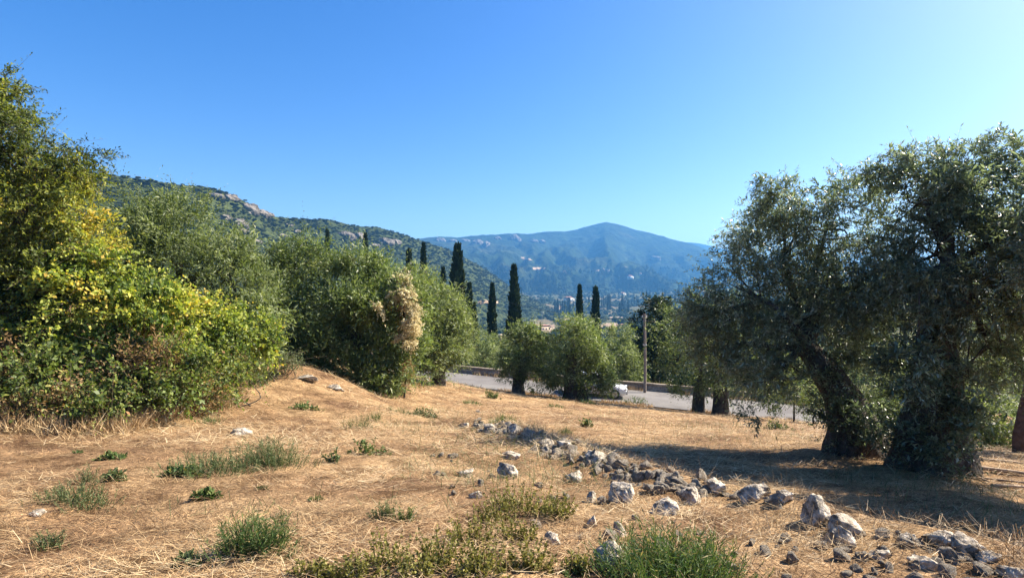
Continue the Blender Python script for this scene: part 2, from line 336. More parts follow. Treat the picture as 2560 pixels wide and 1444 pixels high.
LEFT = [(-900, 470, 520), (-300, 430, 600), (100, 428, 680), (270, 438, 760), (330, 446, 800), (420, 461, 850), (500, 467, 900), (560, 480, 950), (600, 496, 1000), (640, 518, 1040), (680, 540, 1090),
        (760, 546, 1200), (830, 551, 1280), (880, 565, 1350), (940, 569, 1420), (980, 578, 1480), (1040, 597, 1580), (1090, 612, 1660), (1140, 632, 1720), (1190, 660, 1800), (1240, 692, 1880), (1290, 726, 1950), (1340, 752, 2000), (1420, 790, 2050)]
FARM = [(300, 640, 3000), (700, 630, 3000), (1000, 606, 3100), (1060, 598, 3150), (1100, 593, 3200), (1150, 592, 3250), (1200, 590, 3300), (1240, 588, 3300), (1282, 581, 3350), (1310, 584, 3400), (1350, 582, 3450), (1400, 580, 3500), (1440, 573, 3550),
        (1470, 564, 3600), (1495, 559, 3600), (1520, 558, 3600), (1550, 562, 3600), (1590, 574, 3600), (1650, 590, 3600), (1700, 604, 3600), (1740, 614, 3600), (1780, 634, 3600), (1830, 664, 3600), (1900, 700, 3600), (2000, 735, 3600), (2200, 750, 3600)]
FARR = [(1500, 640, 5200), (1640, 615, 5200), (1700, 606, 5200), (1740, 607, 5200), (1790, 618, 5200), (1850, 632, 5200), (1950, 650, 5200), (2100, 668, 5200), (2400, 690, 5200), (3200, 700, 5200)]
LEFT = [(a, b_, c * .6) for a, b_, c in LEFT]
h_left = make_hill('hillside', LEFT, .42, -75, M['hill'], 'green scrub covered ridge falling from left into the valley', 40, 120, 21, 1.15)
h_far = make_hill('mountain', FARM, .50, -60, M['mountain'], 'long blue hazy mountain with rounded peak across the valley', 330, 420, 41, 1.55)
h_ridge = make_hill('distant_ridge', FARR, .7, -60, M['mountain'], 'faint pale blue ridge behind right foot of the mountain', 90, 900, 61, 1.3, 200, 40)
def on_hill(name, u, v):
    V, o = HILLV[name]; pu = 1280 + V[:, 0] / V[:, 1] * F; pv = 722 - (V[:, 2] - CAMZ) / V[:, 1] * F
    d = (pu - u) ** 2 + (pv - v) ** 2; d = np.where(d < d.min() + 12, V[:, 1] * 1e-4 + d * .01, 1e9)
    return V[np.argmin(d)]
def far_hit(u, v):
    best = None
    h = hit(u, v, 60)
    c = [h] if h is not None else []
    for k in ('hillside', 'mountain'):
        q = on_hill(k, u, v); pu = 1280 + q[0] / q[1] * F; pv = 722 - (q[2] - CAMZ) / q[1] * F
        if abs(pu - u) + abs(pv - v) < 12: c.append(q)
    return min(c, key=lambda q: q[1]) if c else None
def ico(sub):
    bm = bmesh.new(); bmesh.ops.create_icosphere(bm, subdivisions=sub, radius=1)
    V = np.array([v.co[:] for v in bm.verts]); Fc = np.array([[v.index for v in f.verts] for f in bm.faces]); bm.free(); return V, Fc
ICO = {k: ico(k) for k in (2, 3, 4, 5)}
def cliff(parent, u, v, wpx, hpx, seed, hill):
    q = on_hill(hill, u, v); k = q[1] / F
    V, Fc = ICO[4]; V = V.copy()
    n = 1 - np.abs(2 * fbm(np.stack([V[:, 0] * 5, V[:, 1] * 5, V[:, 2] * .9], 1) + seed, 4, seed) - 1)
    n2 = fbm(V * 2.2 + seed * 3, 4, seed + 3)
    V *= (.35 + .42 * n + .75 * n2)[:, None]
    V *= np.array([wpx * k * .5, 14 * q[1] / 1000 + hpx * k * .25, hpx * k * .6])
    link('cliff', np_mesh('cliff', V, Fc, M['cliff'], None, False), parent, q + np.array([0, (14 * q[1] / 1000 + hpx * k * .25) * .30, -hpx * k * .22]))
for i, c in enumerate([(528, 489, 56, 16), (572, 494, 36, 18), (618, 522, 46, 32), (650, 533, 34, 22), (592, 556, 40, 26), (604, 575, 20, 12), (560, 545, 24, 16), (672, 536, 14, 12),
                       (742, 578, 14, 12), (700, 590, 22, 10), (640, 600, 18, 12), (860, 588, 52, 22), (895, 592, 34, 22), (960, 604, 46, 24), (988, 603, 26, 16), (935, 612, 28, 12), (725, 560, 12, 8)]):
    cliff(h_left, *c, 30 + i, 'hillside')
for i, c in enumerate([(1098, 601, 30, 14), (1130, 602, 24, 12), (1165, 604, 30, 18), (1195, 608, 34, 24), (1214, 612, 22, 22), (1240, 596, 20, 14), (1282, 595, 26, 24), (1296, 600, 16, 18),
                       (1330, 603, 34, 10), (1352, 603, 18, 10), (1640, 646, 26, 14)]):
    cliff(h_far, *c, 70 + i, 'mountain')

# bare earth clearings on valley and mountain
def clearing(u, v, wpx, hpx, seed, parent):
    q = far_hit(u, v)
    if q is None: return
    k = q[1] / F; nr_, nc_ = 9, 28
    a = np.linspace(0, 2 * math.pi, nc_, endpoint=False)
    vis = 1.0
    V = [[0, 0, 0]]
    Fq = []
    r = rng(seed); rad = .65 + .5 * fbm(np.stack([np.cos(a) * 1.7 + seed, np.sin(a) * 1.7, 0 * a], 1), 3, seed)
    hill = None
    for j in range(1, nr_):
        for i in range(nc_):
            V.append([math.cos(a[i]) * rad[i] * j / (nr_ - 1) * wpx * k / 2, math.sin(a[i]) * rad[i] * j / (nr_ - 1), 0])
    V = np.array(V)
    uu = u + V[:, 0] / k; vv = v + V[:, 1] * hpx / 2
    W = []
    for x_, y_ in zip(uu, vv):
        p_ = far_hit(x_, y_); W.append(q if p_ is None or abs(p_[1] - q[1]) > .25 * q[1] else p_)
    W = np.array(W); W[:, 2] += .8 + q[1] * .0004
    quads = []
    for i in range(nc_):
        i2 = (i + 1) % nc_
        for j in range(nr_ - 2):
            quads.append([1 + j * nc_ + i, 1 + j * nc_ + i2, 1 + (j + 1) * nc_ + i2, 1 + (j + 1) * nc_ + i])
        quads.append([0, 1 + i, 1 + i2, 1 + i2])
    me = bpy.data.meshes.new('bare_patch'); me.from_pydata([tuple(p_) for p_ in W], [], [q_ if q_[2] != q_[3] else q_[:3] for q_ in quads]); me.materials.append(M['earth'])
    link('bare_patch', me, None, None, kind='structure')
for i, c in enumerate([(1345, 822, 96, 34), (1222, 757, 60, 10), (1390, 768, 36, 9), (1525, 818, 50, 22), (1319, 650, 26, 10), (1305, 645, 18, 6), (1347, 670, 34, 8), (1410, 681, 26, 5), (1506, 677, 46, 6), (1556, 669, 30, 7),
                       (1640, 696, 34, 7), (1575, 697, 20, 6), (1260, 681, 24, 5), (1430, 800, 60, 8), (1540, 795, 40, 6)]):
    clearing(*c, 200 + i, None)

# ------------------------------------------------------------------ far woods (masses nobody could count)
def wood(name, pts, scl, mat, label):
    me = bpy.data.meshes.new(name); me.vertices.add(len(pts)); me.vertices.foreach_set('co', np.asarray(pts, np.float32).ravel())
    at = me.attributes.new('size', 'FLOAT_VECTOR', 'POINT'); at.data.foreach_set('vector', np.asarray(scl, np.float32).ravel())
    me.materials.append(mat); o = link(name, me, kind='stuff', label=label)
    ng = bpy.data.node_groups.new(name, 'GeometryNodeTree')
    ng.interface.new_socket('Geometry', in_out='INPUT', socket_type='NodeSocketGeometry'); ng.interface.new_socket('Geometry', in_out='OUTPUT', socket_type='NodeSocketGeometry')
    N, L = ng.nodes, ng.links
    gi, go = N.new('NodeGroupInput'), N.new('NodeGroupOutput'); join = N.new('GeometryNodeJoinGeometry')
    for k in range(3):
        ic = N.new('GeometryNodeMeshIcoSphere'); ic.inputs['Subdivisions'].default_value = 4
        nz = N.new('ShaderNodeTexNoise'); nz.inputs['Scale'].default_value = 2.6; nz.inputs['Detail'].default_value = 4; nz.inputs['Roughness'].default_value = .75
        po = N.new('GeometryNodeInputPosition'); va = N.new('ShaderNodeVectorMath'); va.operation = 'ADD'; va.inputs[1].default_value = (k * 7.3, k * 3.1, 1)
        L.new(po.outputs[0], va.inputs[0]); L.new(va.outputs[0], nz.inputs['Vector'])
        mr = N.new('ShaderNodeMath'); mr.operation = 'MULTIPLY_ADD'; mr.inputs[1].default_value = 1.9; mr.inputs[2].default_value = -.95; L.new(nz.outputs[0], mr.inputs[0])
        vs = N.new('ShaderNodeVectorMath'); vs.operation = 'SCALE'; L.new(po.outputs[0], vs.inputs[0]); L.new(mr.outputs[0], vs.inputs['Scale'])
        sp = N.new('GeometryNodeSetPosition'); L.new(ic.outputs[0], sp.inputs['Geometry']); L.new(vs.outputs[0], sp.inputs['Offset'])
        sm = N.new('GeometryNodeSetMaterial'); sm.inputs['Material'].default_value = mat; L.new(sp.outputs[0], sm.inputs[0])
        ip = N.new('GeometryNodeInstanceOnPoints'); L.new(gi.outputs[0], ip.inputs['Points']); L.new(sm.outputs[0], ip.inputs['Instance'])
        ix = N.new('GeometryNodeInputIndex'); mo = N.new('ShaderNodeMath'); mo.operation = 'MODULO'; mo.inputs[1].default_value = 3; L.new(ix.outputs[0], mo.inputs[0])
        cm = N.new('ShaderNodeMath'); cm.operation = 'COMPARE'; cm.inputs[1].default_value = k; cm.inputs[2].default_value = .2; L.new(mo.outputs[0], cm.inputs[0]); L.new(cm.outputs[0], ip.inputs['Selection'])
        na = N.new('GeometryNodeInputNamedAttribute'); na.data_type = 'FLOAT_VECTOR'; na.inputs[0].default_value = 'size'; L.new(na.outputs[0], ip.inputs['Scale'])
        rv_ = N.new('FunctionNodeRandomValue'); rv_.data_type = 'FLOAT_VECTOR'; rv_.inputs[0].default_value = (0, 0, 0); rv_.inputs[1].default_value = (0, 0, 6.28)
        er = N.new('FunctionNodeEulerToRotation'); L.new(rv_.outputs[0], er.inputs[0]); L.new(er.outputs[0], ip.inputs['Rotation'])
        L.new(ip.outputs[0], join.inputs[0])
    L.new(join.outputs[0], go.inputs[0])
    o.modifiers.new('scatter', 'NODES').node_group = ng
    return o
def wood_mat(name, stops):
    m, nt, nd, lk = new_mat(name)
    oi = nd.new('ShaderNodeObjectInfo'); r = ramp(nd, stops); lk.new(oi.outputs['Random'], r.inputs[0])
    tc = nd.new('ShaderNodeTexCoord'); n = nd.new('ShaderNodeTexNoise'); n.inputs['Scale'].default_value = 7; n.inputs['Detail'].default_value = 5; lk.new(tc.outputs['Object'], n.inputs[0])
    r2 = ramp(nd, [(.35, (.45, .45, .45)), (.65, (1.35, 1.35, 1.3))]); lk.new(n.outputs[0], r2.inputs[0])
    x = nd.new('ShaderNodeMix'); x.data_type = 'RGBA'; x.blend_type = 'MULTIPLY'; x.inputs[0].default_value = 1; lk.new(r.outputs[0], x.inputs[6]); lk.new(r2.outputs[0], x.inputs[7])
    b = nd.new('ShaderNodeBsdfPrincipled'); b.inputs['Roughness'].default_value = .8; b.inputs['Specular IOR Level'].default_value = .1; lk.new(x.outputs[2], b.inputs['Base Color'])
    o = nd.new('ShaderNodeOutputMaterial'); lk.new(b.outputs[0], o.inputs[0]); return m
M['wood'] = wood_mat('wood_foliage', [(0, (0.025, 0.041, 0.015)), (.4, (0.049, 0.070, 0.023)), (.75, (0.086, 0.107, 0.039)), (1, (0.123, 0.139, 0.061))])
M['scrub'] = wood_mat('scrub_foliage', [(0, (0.021, 0.032, 0.010)), (.5, (0.031, 0.044, 0.013)), (1, (0.048, 0.059, 0.019))])
r = rng(5)
clear_uv = np.array([(1345, 818, 56, 22), (1222, 757, 32, 6), (1390, 768, 20, 6), (1525, 816, 30, 15), (1430, 800, 34, 6), (1540, 795, 24, 5), (1422, 748, 14, 8), (1275, 780, 12, 9), (1556, 735, 9, 6)])
def near_clearing(p):
    u = 1280 + p[:, 0] / p[:, 1] * F; v = 722 - (p[:, 2] - CAMZ) / p[:, 1] * F
    m = np.zeros(len(p), bool)
    for c in clear_uv: m |= ((u - c[0]) / c[2]) ** 2 + ((v - c[1] - 1) / c[3]) ** 2 < 1
    return m
n = 34000
y = np.exp(r.uniform(math.log(85), math.log(2500), n)); x = r.uniform(-.55, .75, n) * y
dens = fbm2(x, y, 70, 3, 8); keep = (dens > .37); x, y = x[keep], y[keep]
p_ = np.stack([x, y, ground_z(x, y)], 1); p_ = p_[~near_clearing(p_)]
sz = r.uniform(1.6, 3.6, len(p_)) * (1 + np.clip(p_[:, 1] / 2500, 0, 1) * .6); size = np.stack([sz, sz, sz * r.uniform(.75, 1.1, len(p_))], 1)
p_[:, 2] += size[:, 2] * .45
wood('valley_wood', p_, size, M['wood'], 'green olive groves and woodland covering the valley floor')
V = HILLV['hillside'][0]
i = r.choice(len(V), 34000); p_ = V[i] + r.normal(size=(34000, 3)) * np.array([2, 4, 0])
sz = r.uniform(.8, 2.4, len(p_)) * (V[i][:, 1] / 900) ** .6; size = np.stack([sz * 1.3, sz * 1.3, sz * .5], 1)
wood('hillside_scrub', p_, size, M['scrub'], 'dense low green scrub covering the left ridge')
V = HILLV['mountain'][0]; pv = 722 - (V[:, 2] - CAMZ) / V[:, 1] * F
i = r.choice(np.nonzero(pv > 668)[0], 9000); p_ = V[i] + r.normal(size=(9000, 3)) * np.array([8, 14, 0])
sz = r.uniform(3, 7, len(p_)); size = np.stack([sz, sz, sz * r.choice([.8, 1.0, 2.2], len(p_))], 1)
wood('mountain_foot_wood', p_, size, M['scrub'], 'blue green woodland along the foot of the mountain')

# ------------------------------------------------------------------ vegetation builders
def leaf_quads(p, d, nrm, L, Wd):
    n = len(p); L = np.broadcast_to(L, (n,))[:, None]; Wd = np.broadcast_to(Wd, (n,))[:, None]
    sd_ = unit(np.cross(d, nrm)); up = np.cross(sd_, d)
    a = p; b = p + d * L * .45 + sd_ * Wd * .5 + up * L * .05; c = p + d * L - up * L * .08; e = p + d * L * .45 - sd_ * Wd * .5 + up * L * .05
    V = np.stack([a, b, c, e], 1).reshape(-1, 3)
    return V, np.arange(4 * n).reshape(n, 4)
def lobe(u, v, Y, ru, rv_, rY=None, w=1.0):
    k = Y / F; return (P(u, v, Y), np.array([ru * k, rY if rY else (ru * k + rv_ * k) * .5, rv_ * k]), w)
def crown(lobes, n_cl, twigs, leaves, L, Wd, tl, seed, up=.25, droop=.25, cr=.28, inner=.30, tintf=None, out=.9, stem=None, gz=None, ragged=.38, shoots=.07, split=7, sub=.42):
    """leafy crown: twig clusters spread in the outer part of every lobe, leaves set along each twig; inner part filled with coarser leaves"""
    if split:
        r = rng(seed + 555); more = []
        for c, R_, w_ in lobes:
            dd_ = rdir(r, split); dd_[:, 2] = dd_[:, 2] * .9 + .12
            for d_ in dd_:
                f_ = sub * r.uniform(.7, 1.25); more.append((c + d_ * R_ * r.uniform(.62, .98), R_ * f_ * r.uniform(.85, 1.15, 3), w_))
        lobes = [(c, R_ * .78, w_ * .55) for c, R_, w_ in lobes] + more
    r = rng(seed); C = np.array([l[0] for l in lobes]); R = np.array([l[1] for l in lobes]); w = np.array([l[2] for l in lobes])
    area = w * (R[:, 0] * R[:, 1] + R[:, 0] * R[:, 2] + R[:, 1] * R[:, 2]); area /= area.sum()
    k = r.choice(len(lobes), n_cl, p=area); d = rdir(r, n_cl)
    rad = .45 + .55 * r.random(n_cl) ** .55
    bump = .80 + ragged * 2 * (fbm(d * 2.3 + k[:, None] * 5.1, 3, seed) - .42)
    cc = C[k] + d * R[k] * (rad * bump)[:, None]
    inside = np.zeros(n_cl)
    for j in range(len(lobes)):
        q = np.linalg.norm((cc - C[j]) / R[j], axis=1); inside = np.maximum(inside, np.where(k != j, np.clip(1 - q, 0, 1), 0))
    keep = r.random(n_cl) > inside * 1.6
    if gz is not None: keep &= cc[:, 2] > gz + .1
    cc, d, k, rad = cc[keep], d[keep], k[keep], rad[keep]
    ctint = r.normal(0, .13, len(cc))
    m = len(cc) * twigs
    cr_ = np.repeat(np.clip(R[k].min(1) * .35, .05, cr), twigs)
    tp = np.repeat(cc, twigs, 0) + r.normal(size=(m, 3)) * cr_[:, None]
    od = unit(np.repeat(d / R[k], twigs, 0)); td = unit(od * out * .8 + np.repeat(rdir(r, len(cc)), twigs, 0) * .6 + rdir(r, m) * .5 + np.array([0, 0, up]))
    tlen = tl * r.uniform(.55, 1.35, m); sh = (r.random(m) < shoots) & (np.repeat(rad, twigs) > .75); tlen[sh] *= r.uniform(1.5, 2.6, sh.sum()); td[sh] = unit(td[sh] + od[sh] * .8 + np.array([0, 0, .5 * (up > 0)])); crad = np.repeat(rad, twigs); ct = np.repeat(ctint, twigs) + r.normal(0, .05, m)
    tt = (np.arange(leaves) + .5) / leaves
    M_ = m * leaves; t = np.tile(tt, m) + r.uniform(-.05, .05, M_)
    bp, bd, bl = np.repeat(tp, leaves, 0), np.repeat(td, leaves, 0), np.repeat(tlen, leaves)
    pos = bp + bd * (bl * t)[:, None]; pos[:, 2] -= droop * bl * t ** 2
    tang = bd.copy(); tang[:, 2] -= 2 * droop * t; tang = unit(tang)
    ld = unit(tang * .75 + rdir(r, M_) * .85); nn = unit(rdir(r, M_) * .8 + np.array([0, 0, .6]) + .4 * np.array(sdir))
    sz = r.uniform(.65, 1.25, M_) * (1 + inner * 2.2 * (np.repeat(crad, leaves) < .72))
    V, Fc = leaf_quads(pos, ld, nn, L * sz, Wd * sz)
    tint = .5 + np.repeat(ct, leaves) + r.normal(0, .16, M_)
    if tintf is not None: tint = tintf(pos, tint, r)
    mb = MB(); mb.add(V, Fc, np.repeat(np.clip(tint, 0, 1), 4))
    sm = None
    if stem:
        e = tp + td * tlen[:, None]; e[:, 2] -= droop * tlen
        s_ = unit(np.cross(td, rdir(r, m))) * stem
        sm = MB(); sm.add(np.stack([tp - s_, tp + s_, e + s_ * .3, e - s_ * .3], 1).reshape(-1, 3), np.arange(4 * m).reshape(m, 4))
    return mb, sm, cc
def smooth_path(pts, n):
    pts = np.asarray(pts, float); m = len(pts); t = np.linspace(0, m - 1, n); i = np.clip(t.astype(int), 0, m - 2); f = (t - i)[:, None]
    g = lambda j: pts[np.clip(j, 0, m - 1)]
    a, b, c, d = g(i - 1), g(i), g(i + 1), g(i + 2)
    return .5 * (2 * b + (c - a) * f + (2 * a - 5 * b + 4 * c - d) * f ** 2 + (3 * b - a - 3 * c + d) * f ** 3)
def tube(path, radii, sides=12, n=24, rough=.12, seed=0, flute=0):
    c = smooth_path(path, n); rr = np.interp(np.linspace(0, 1, n), np.linspace(0, 1, len(radii)), radii)
    tg = unit(np.gradient(c, axis=0)); ref = np.array([.31, .87, .1]); s1 = unit(np.cross(tg, ref)); s2 = np.cross(tg, s1)
    a = np.linspace(0, 2 * math.pi, sides, endpoint=False)
    ang = a[None, :] + np.linspace(0, .9, n)[:, None]
    dirs = np.cos(ang)[..., None] * s1[:, None] + np.sin(ang)[..., None] * s2[:, None]
    nz = fbm(np.stack([np.cos(a)[None, :].repeat(n, 0).ravel() * 1.6, np.sin(a)[None, :].repeat(n, 0).ravel() * 1.6, (np.linspace(0, 1, n) * 3)[:, None].repeat(sides, 1).ravel()], 1) + seed * 7.7, 4, seed).reshape(n, sides)
    fl = np.sin(a * 5 + seed)[None, :] * flute * np.linspace(1, .3, n)[:, None]
    rad = rr[:, None] * (1 + (nz - .5) * 2 * rough * 2 + fl)
    V = (c[:, None] + dirs * rad[..., None]).reshape(-1, 3)
    i = np.arange(n * sides).reshape(n, sides); j = np.roll(i, -1, 1)
    return V, np.stack([i[:-1], j[:-1], j[1:], i[1:]], -1).reshape(-1, 4)
def tree(name, label, cat, base, lobes, trunk, mat, bark, seed, group=None, n_limb=5, limb_r=.09, n_br=6, crown_name='crown', top_t=1.0, **kw):
    """trunk: list of (point, radius) from the ground up; limbs run from its top into the lobes"""
    base = np.asarray(base, float); t = link(name, None, None, base, label, cat, group)
    r = rng(seed + 999)
    mb, sm, cc = crown(lobes, seed=seed, **kw)
    link(crown_name, mb.mesh(crown_name, mat, base), t)
    if sm: link('twigs', sm.mesh('twigs', M['twig'], base), t)
    if trunk:
        pts = [np.asarray(q[0], float) for q in trunk]; rad = [q[1] for q in trunk]
        V, Fc = tube(pts, rad, 18, 34, .16, seed, .10); b = MB(); b.add(V, Fc); link('trunk', b.mesh('trunk', bark, base, True), t)
        top, tr = pts[-1], rad[-1]
        order = [j for j in np.argsort([-l[1].prod() for l in lobes]) if lobes[j][0][0] / lobes[j][0][1] < .95][:n_limb]
        for j in order:
            c = lobes[j][0]; b = MB(); mid = (top + c) / 2 + r.normal(size=3) * .12 * np.linalg.norm(c - top) + np.array([0, 0, .12 * np.linalg.norm(c - top)])
            s0 = pts[-2] * .25 + top * .75
            V, Fc = tube([s0, mid, c], [min(tr * .85, limb_r * 1.3), limb_r * .8, limb_r * .3], 8, 14, .12, seed + int(j)); b.add(V, Fc)
            near = cc[np.argsort(np.linalg.norm((cc - c) / lobes[j][1], axis=1))]
            sel = near[r.integers(0, max(1, min(len(near), int(len(cc) * 1.2 / len(lobes)))), n_br)]
            for q in sel:
                f = r.uniform(.35, .95); s_ = (mid * (1 - f) + c * f); mm = (s_ + q) / 2 + r.normal(size=3) * .08
                V, Fc = tube([s_, mm, q], [limb_r * .35, limb_r * .2, limb_r * .07], 5, 7, .05, seed); b.add(V, Fc)
            link('limb', b.mesh('limb', bark, base, True), t)
    return t
OL = dict(leaves=11, L=.070, Wd=.019, tl=.30, up=.25, droop=.30)

# ------------------------------------------------------------------ right foreground olives
bA = on_ground(2135, 10.7); bB = on_ground(2325, 9.3)
tree('olive_tree', 'old leaning olive tree with dark forked trunk beside the shaded ground', 'tree', bA,
     [lobe(1850, 720, 11, 110, 130), lobe(1960, 620, 11.2, 130, 130), lobe(2070, 560, 11, 130, 110), lobe(1955, 480, 10.8, 40, 50, .4, .9), lobe(1930, 530, 10.9, 45, 50, .4), lobe(1880, 860, 10.8, 120, 120),
      lobe(2110, 700, 11, 160, 150), lobe(1800, 780, 11.2, 80, 120, None, 1.6), lobe(1830, 670, 11.2, 70, 70, None, 1.3), lobe(1790, 880, 11.0, 60, 60, None, 1.2), lobe(2040, 830, 10.5, 130, 100), lobe(2130, 480, 11, 70, 50, .6), lobe(1885, 1015, 10.3, 22, 55, .25, .7), lobe(1950, 930, 10.5, 80, 60, .7), lobe(2180, 840, 11.3, 110, 110)],
     [(bA - [0, 0, .35], .62), (P(2132, 1080, 10.7), .50), (P(2105, 1000, 10.7), .36), (P(2055, 920, 10.7), .24), (P(2010, 860, 10.7), .16)],
     M['olive_dark'], M['bark'], 1, 'old olives on the right of the field', n_limb=9, limb_r=.08, inner=.2, n_cl=2000, twigs=7, stem=.003, cr=.22, **OL)
tree('olive_tree', 'large dark olive tree with thickest trunk near right edge of photo', 'tree', bB,
     [lobe(2300, 490, 9.8, 110, 90), lobe(2440, 470, 9.8, 110, 100), lobe(2560, 520, 9.6, 120, 130), lobe(2330, 640, 9.6, 130, 110), lobe(2520, 730, 9.2, 110, 120), lobe(2250, 760, 9.6, 130, 120), lobe(2420, 800, 8.9, 110, 70),
      lobe(2290, 405, 9.8, 50, 35, .4), lobe(2425, 395, 9.8, 60, 40, .4), lobe(2520, 385, 9.8, 45, 45, .4), lobe(2240, 450, 9.9, 50, 50, .5), lobe(2480, 880, 9.1, 90, 60, .6), lobe(2640, 700, 9.2, 110, 200), lobe(2800, 600, 8.2, 150, 150, None, 1.7), lobe(2690, 520, 7.7, 130, 150, None, 1.9), lobe(2740, 650, 6.7, 120, 130, None, 1.9), lobe(2860, 480, 7.3, 170, 140, None, 1.7), lobe(2880, 600, 6.5, 190, 180, None, 1.6), lobe(3000, 470, 6.2, 210, 170, None, 1.4), lobe(2950, 740, 6.0, 190, 140, None, 1.4), lobe(2860, 640, 7.4, 150, 150, None, 1.6), lobe(2420, 980, 8.7, 50, 70, .4), lobe(2280, 930, 8.7, 70, 80, .4)],
     [(bB - [0, 0, .4], .78), (P(2325, 1120, 9.3), .56), (P(2330, 1000, 9.3), .40), (P(2335, 880, 9.3), .30), (P(2350, 760, 9.4), .20), (P(2385, 640, 9.5), .13)],
     M['olive_dark'], M['bark'], 2, 'old olives on the right of the field', n_limb=9, limb_r=.07, inner=.3, n_cl=3700, twigs=7, stem=.003, cr=.22, **OL)
# suckers and ivy clothing the foot of both trunks
for u, v, Y, ru, rv_, nm in ((2120, 1060, 10.3, 75, 75, 'left'), (2310, 1100, 8.9, 95, 100, 'right')):
    g = on_ground(u, Y)
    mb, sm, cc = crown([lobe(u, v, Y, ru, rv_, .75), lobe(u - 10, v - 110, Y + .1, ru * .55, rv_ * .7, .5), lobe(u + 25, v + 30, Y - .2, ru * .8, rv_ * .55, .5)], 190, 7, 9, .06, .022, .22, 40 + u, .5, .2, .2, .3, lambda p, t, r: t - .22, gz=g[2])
    t = link('trunk_sprouts', None, None, g, 'dark leafy shoots around the foot of the %s trunk of the two big olives' % nm, 'shrub', 'shoots around olive trunks')
    link('foliage', mb.mesh('foliage', M['olive_dark'], g), t)
# right edge and sunlit growth behind
bC = on_ground(2556, 12.5)
tree('olive_tree', 'reddish trunked olive at the far right edge of photo', 'tree', bC,
     [lobe(2620, 760, 12.8, 120, 130), lobe(2540, 860, 13, 110, 90), lobe(2660, 930, 12.5, 110, 100), lobe(2580, 660, 13, 90, 80)],
     [(bC - [0, 0, .3], .17), (P(2555, 1080, 12.5), .13), (P(2570, 980, 12.6), .11), (P(2590, 880, 12.7), .08)], M['olive'], M['redbark'], 3, 'olives behind the big right pair', n_limb=4, limb_r=.06, n_cl=480, twigs=6, **OL)
for i, (u, v, Y, ru, rv_, lab) in enumerate([(2470, 1040, 15, 95, 75, 'sunlit pale green bush seen right of the thickest olive trunk'), (1985, 960, 26, 75, 70, 'sunlit shrub seen under the crown of the leaning olive'),
                                             (2230, 1010, 17, 45, 80, 'green shrub between the two big right trunks')]):
    g = on_ground(u, Y); gv = 722 + (CAMZ - g[2]) / Y * F
    mb, sm, cc = crown([lobe(u, v, Y, ru, rv_), lobe(u - ru * .6, v + rv_ * .45, Y, ru * .6, rv_ * .6), lobe(u + ru * .6, (v + gv) / 2, Y, ru * .6, max(rv_ * .6, (gv - v) * .5))], 300, 7, 9, .075, .028, .3, 60 + i, .3, .2, .3)
    t = link('leafy_shrub', None, None, g, lab, 'shrub'); link('foliage', mb.mesh('foliage', M['olive_grey'], g), t)
    V, Fc = tube([g - [0, 0, .1], (g + P(u, v, Y)) / 2, P(u, v, Y)], [.06, .04, .02], 6, 8); b = MB(); b.add(V, Fc); link('stem', b.mesh('stem', M['bark'], g), t)

# ------------------------------------------------------------------ olives by the road
bD = on_ground(1745, 30.6)
tree('olive_tree', 'grey green olive by the road with two slim dark trunks', 'tree', bD,
     [lobe(1730, 850, 31, 75, 80), lobe(1690, 900, 31, 55, 70), lobe(1790, 880, 30.5, 80, 90), lobe(1860, 900, 30, 70, 80), lobe(1760, 780, 31.5, 60, 45), lobe(1720, 955, 30.4, 50, 40), lobe(1775, 955, 29.8, 34, 34, .6, .8), lobe(1830, 960, 29.6, 40, 36, .7, .8)],
     [(bD - [0, 0, .3], .36), (P(1748, 980, 30.6), .30), (P(1755, 930, 30.6), .22), (P(1745, 880, 30.8), .15)], M['olive'], M['bark'], 4, 'olives along the road', n_limb=5, limb_r=.12, n_cl=760, twigs=7, leaves=8, L=.12, Wd=.035, tl=.5, up=.3, droop=.3, cr=.5)
b2 = on_ground(1803, 30.2)
V, Fc = tube([b2 - [0, 0, .3], P(1803, 985, 30.2), P(1800, 930, 30.4), P(1830, 870, 30.3)], [.5, .36, .26, .12], 14, 20, .16, 8, .1)
b = MB(); b.add(V, Fc); link('trunk', b.mesh('trunk', M['bark'], bD, True), bpy.data.objects[[o.name for o in bpy.data.objects if o.get('label', '').startswith('grey green olive by the road')][0]])
bE = on_ground(1293, 32.6)
tree('olive_tree', 'small round olive with single slim trunk at the road edge', 'tree', bE,
     [lobe(1312, 872, 32.8, 52, 46), lobe(1285, 900, 32.5, 36, 40), lobe(1350, 905, 32.5, 42, 42), lobe(1370, 940, 32.2, 22, 40, .7, .8), lobe(1335, 850, 33, 36, 30), lobe(1275, 935, 32.3, 20, 22, .5, .7), lobe(1330, 945, 32.3, 22, 26, .5, .7)],
     [(bE - [0, 0, .3], .46), (P(1295, 960, 32.6), .34), (P(1303, 930, 32.6), .30), (P(1318, 895, 32.7), .16)], M['olive'], M['bark'], 5, 'olives along the road', n_limb=4, limb_r=.11, n_cl=620, twigs=7, leaves=8, L=.12, Wd=.033, tl=.45, up=.35, droop=.35, cr=.3)
bF = on_ground(1436, 31.3)
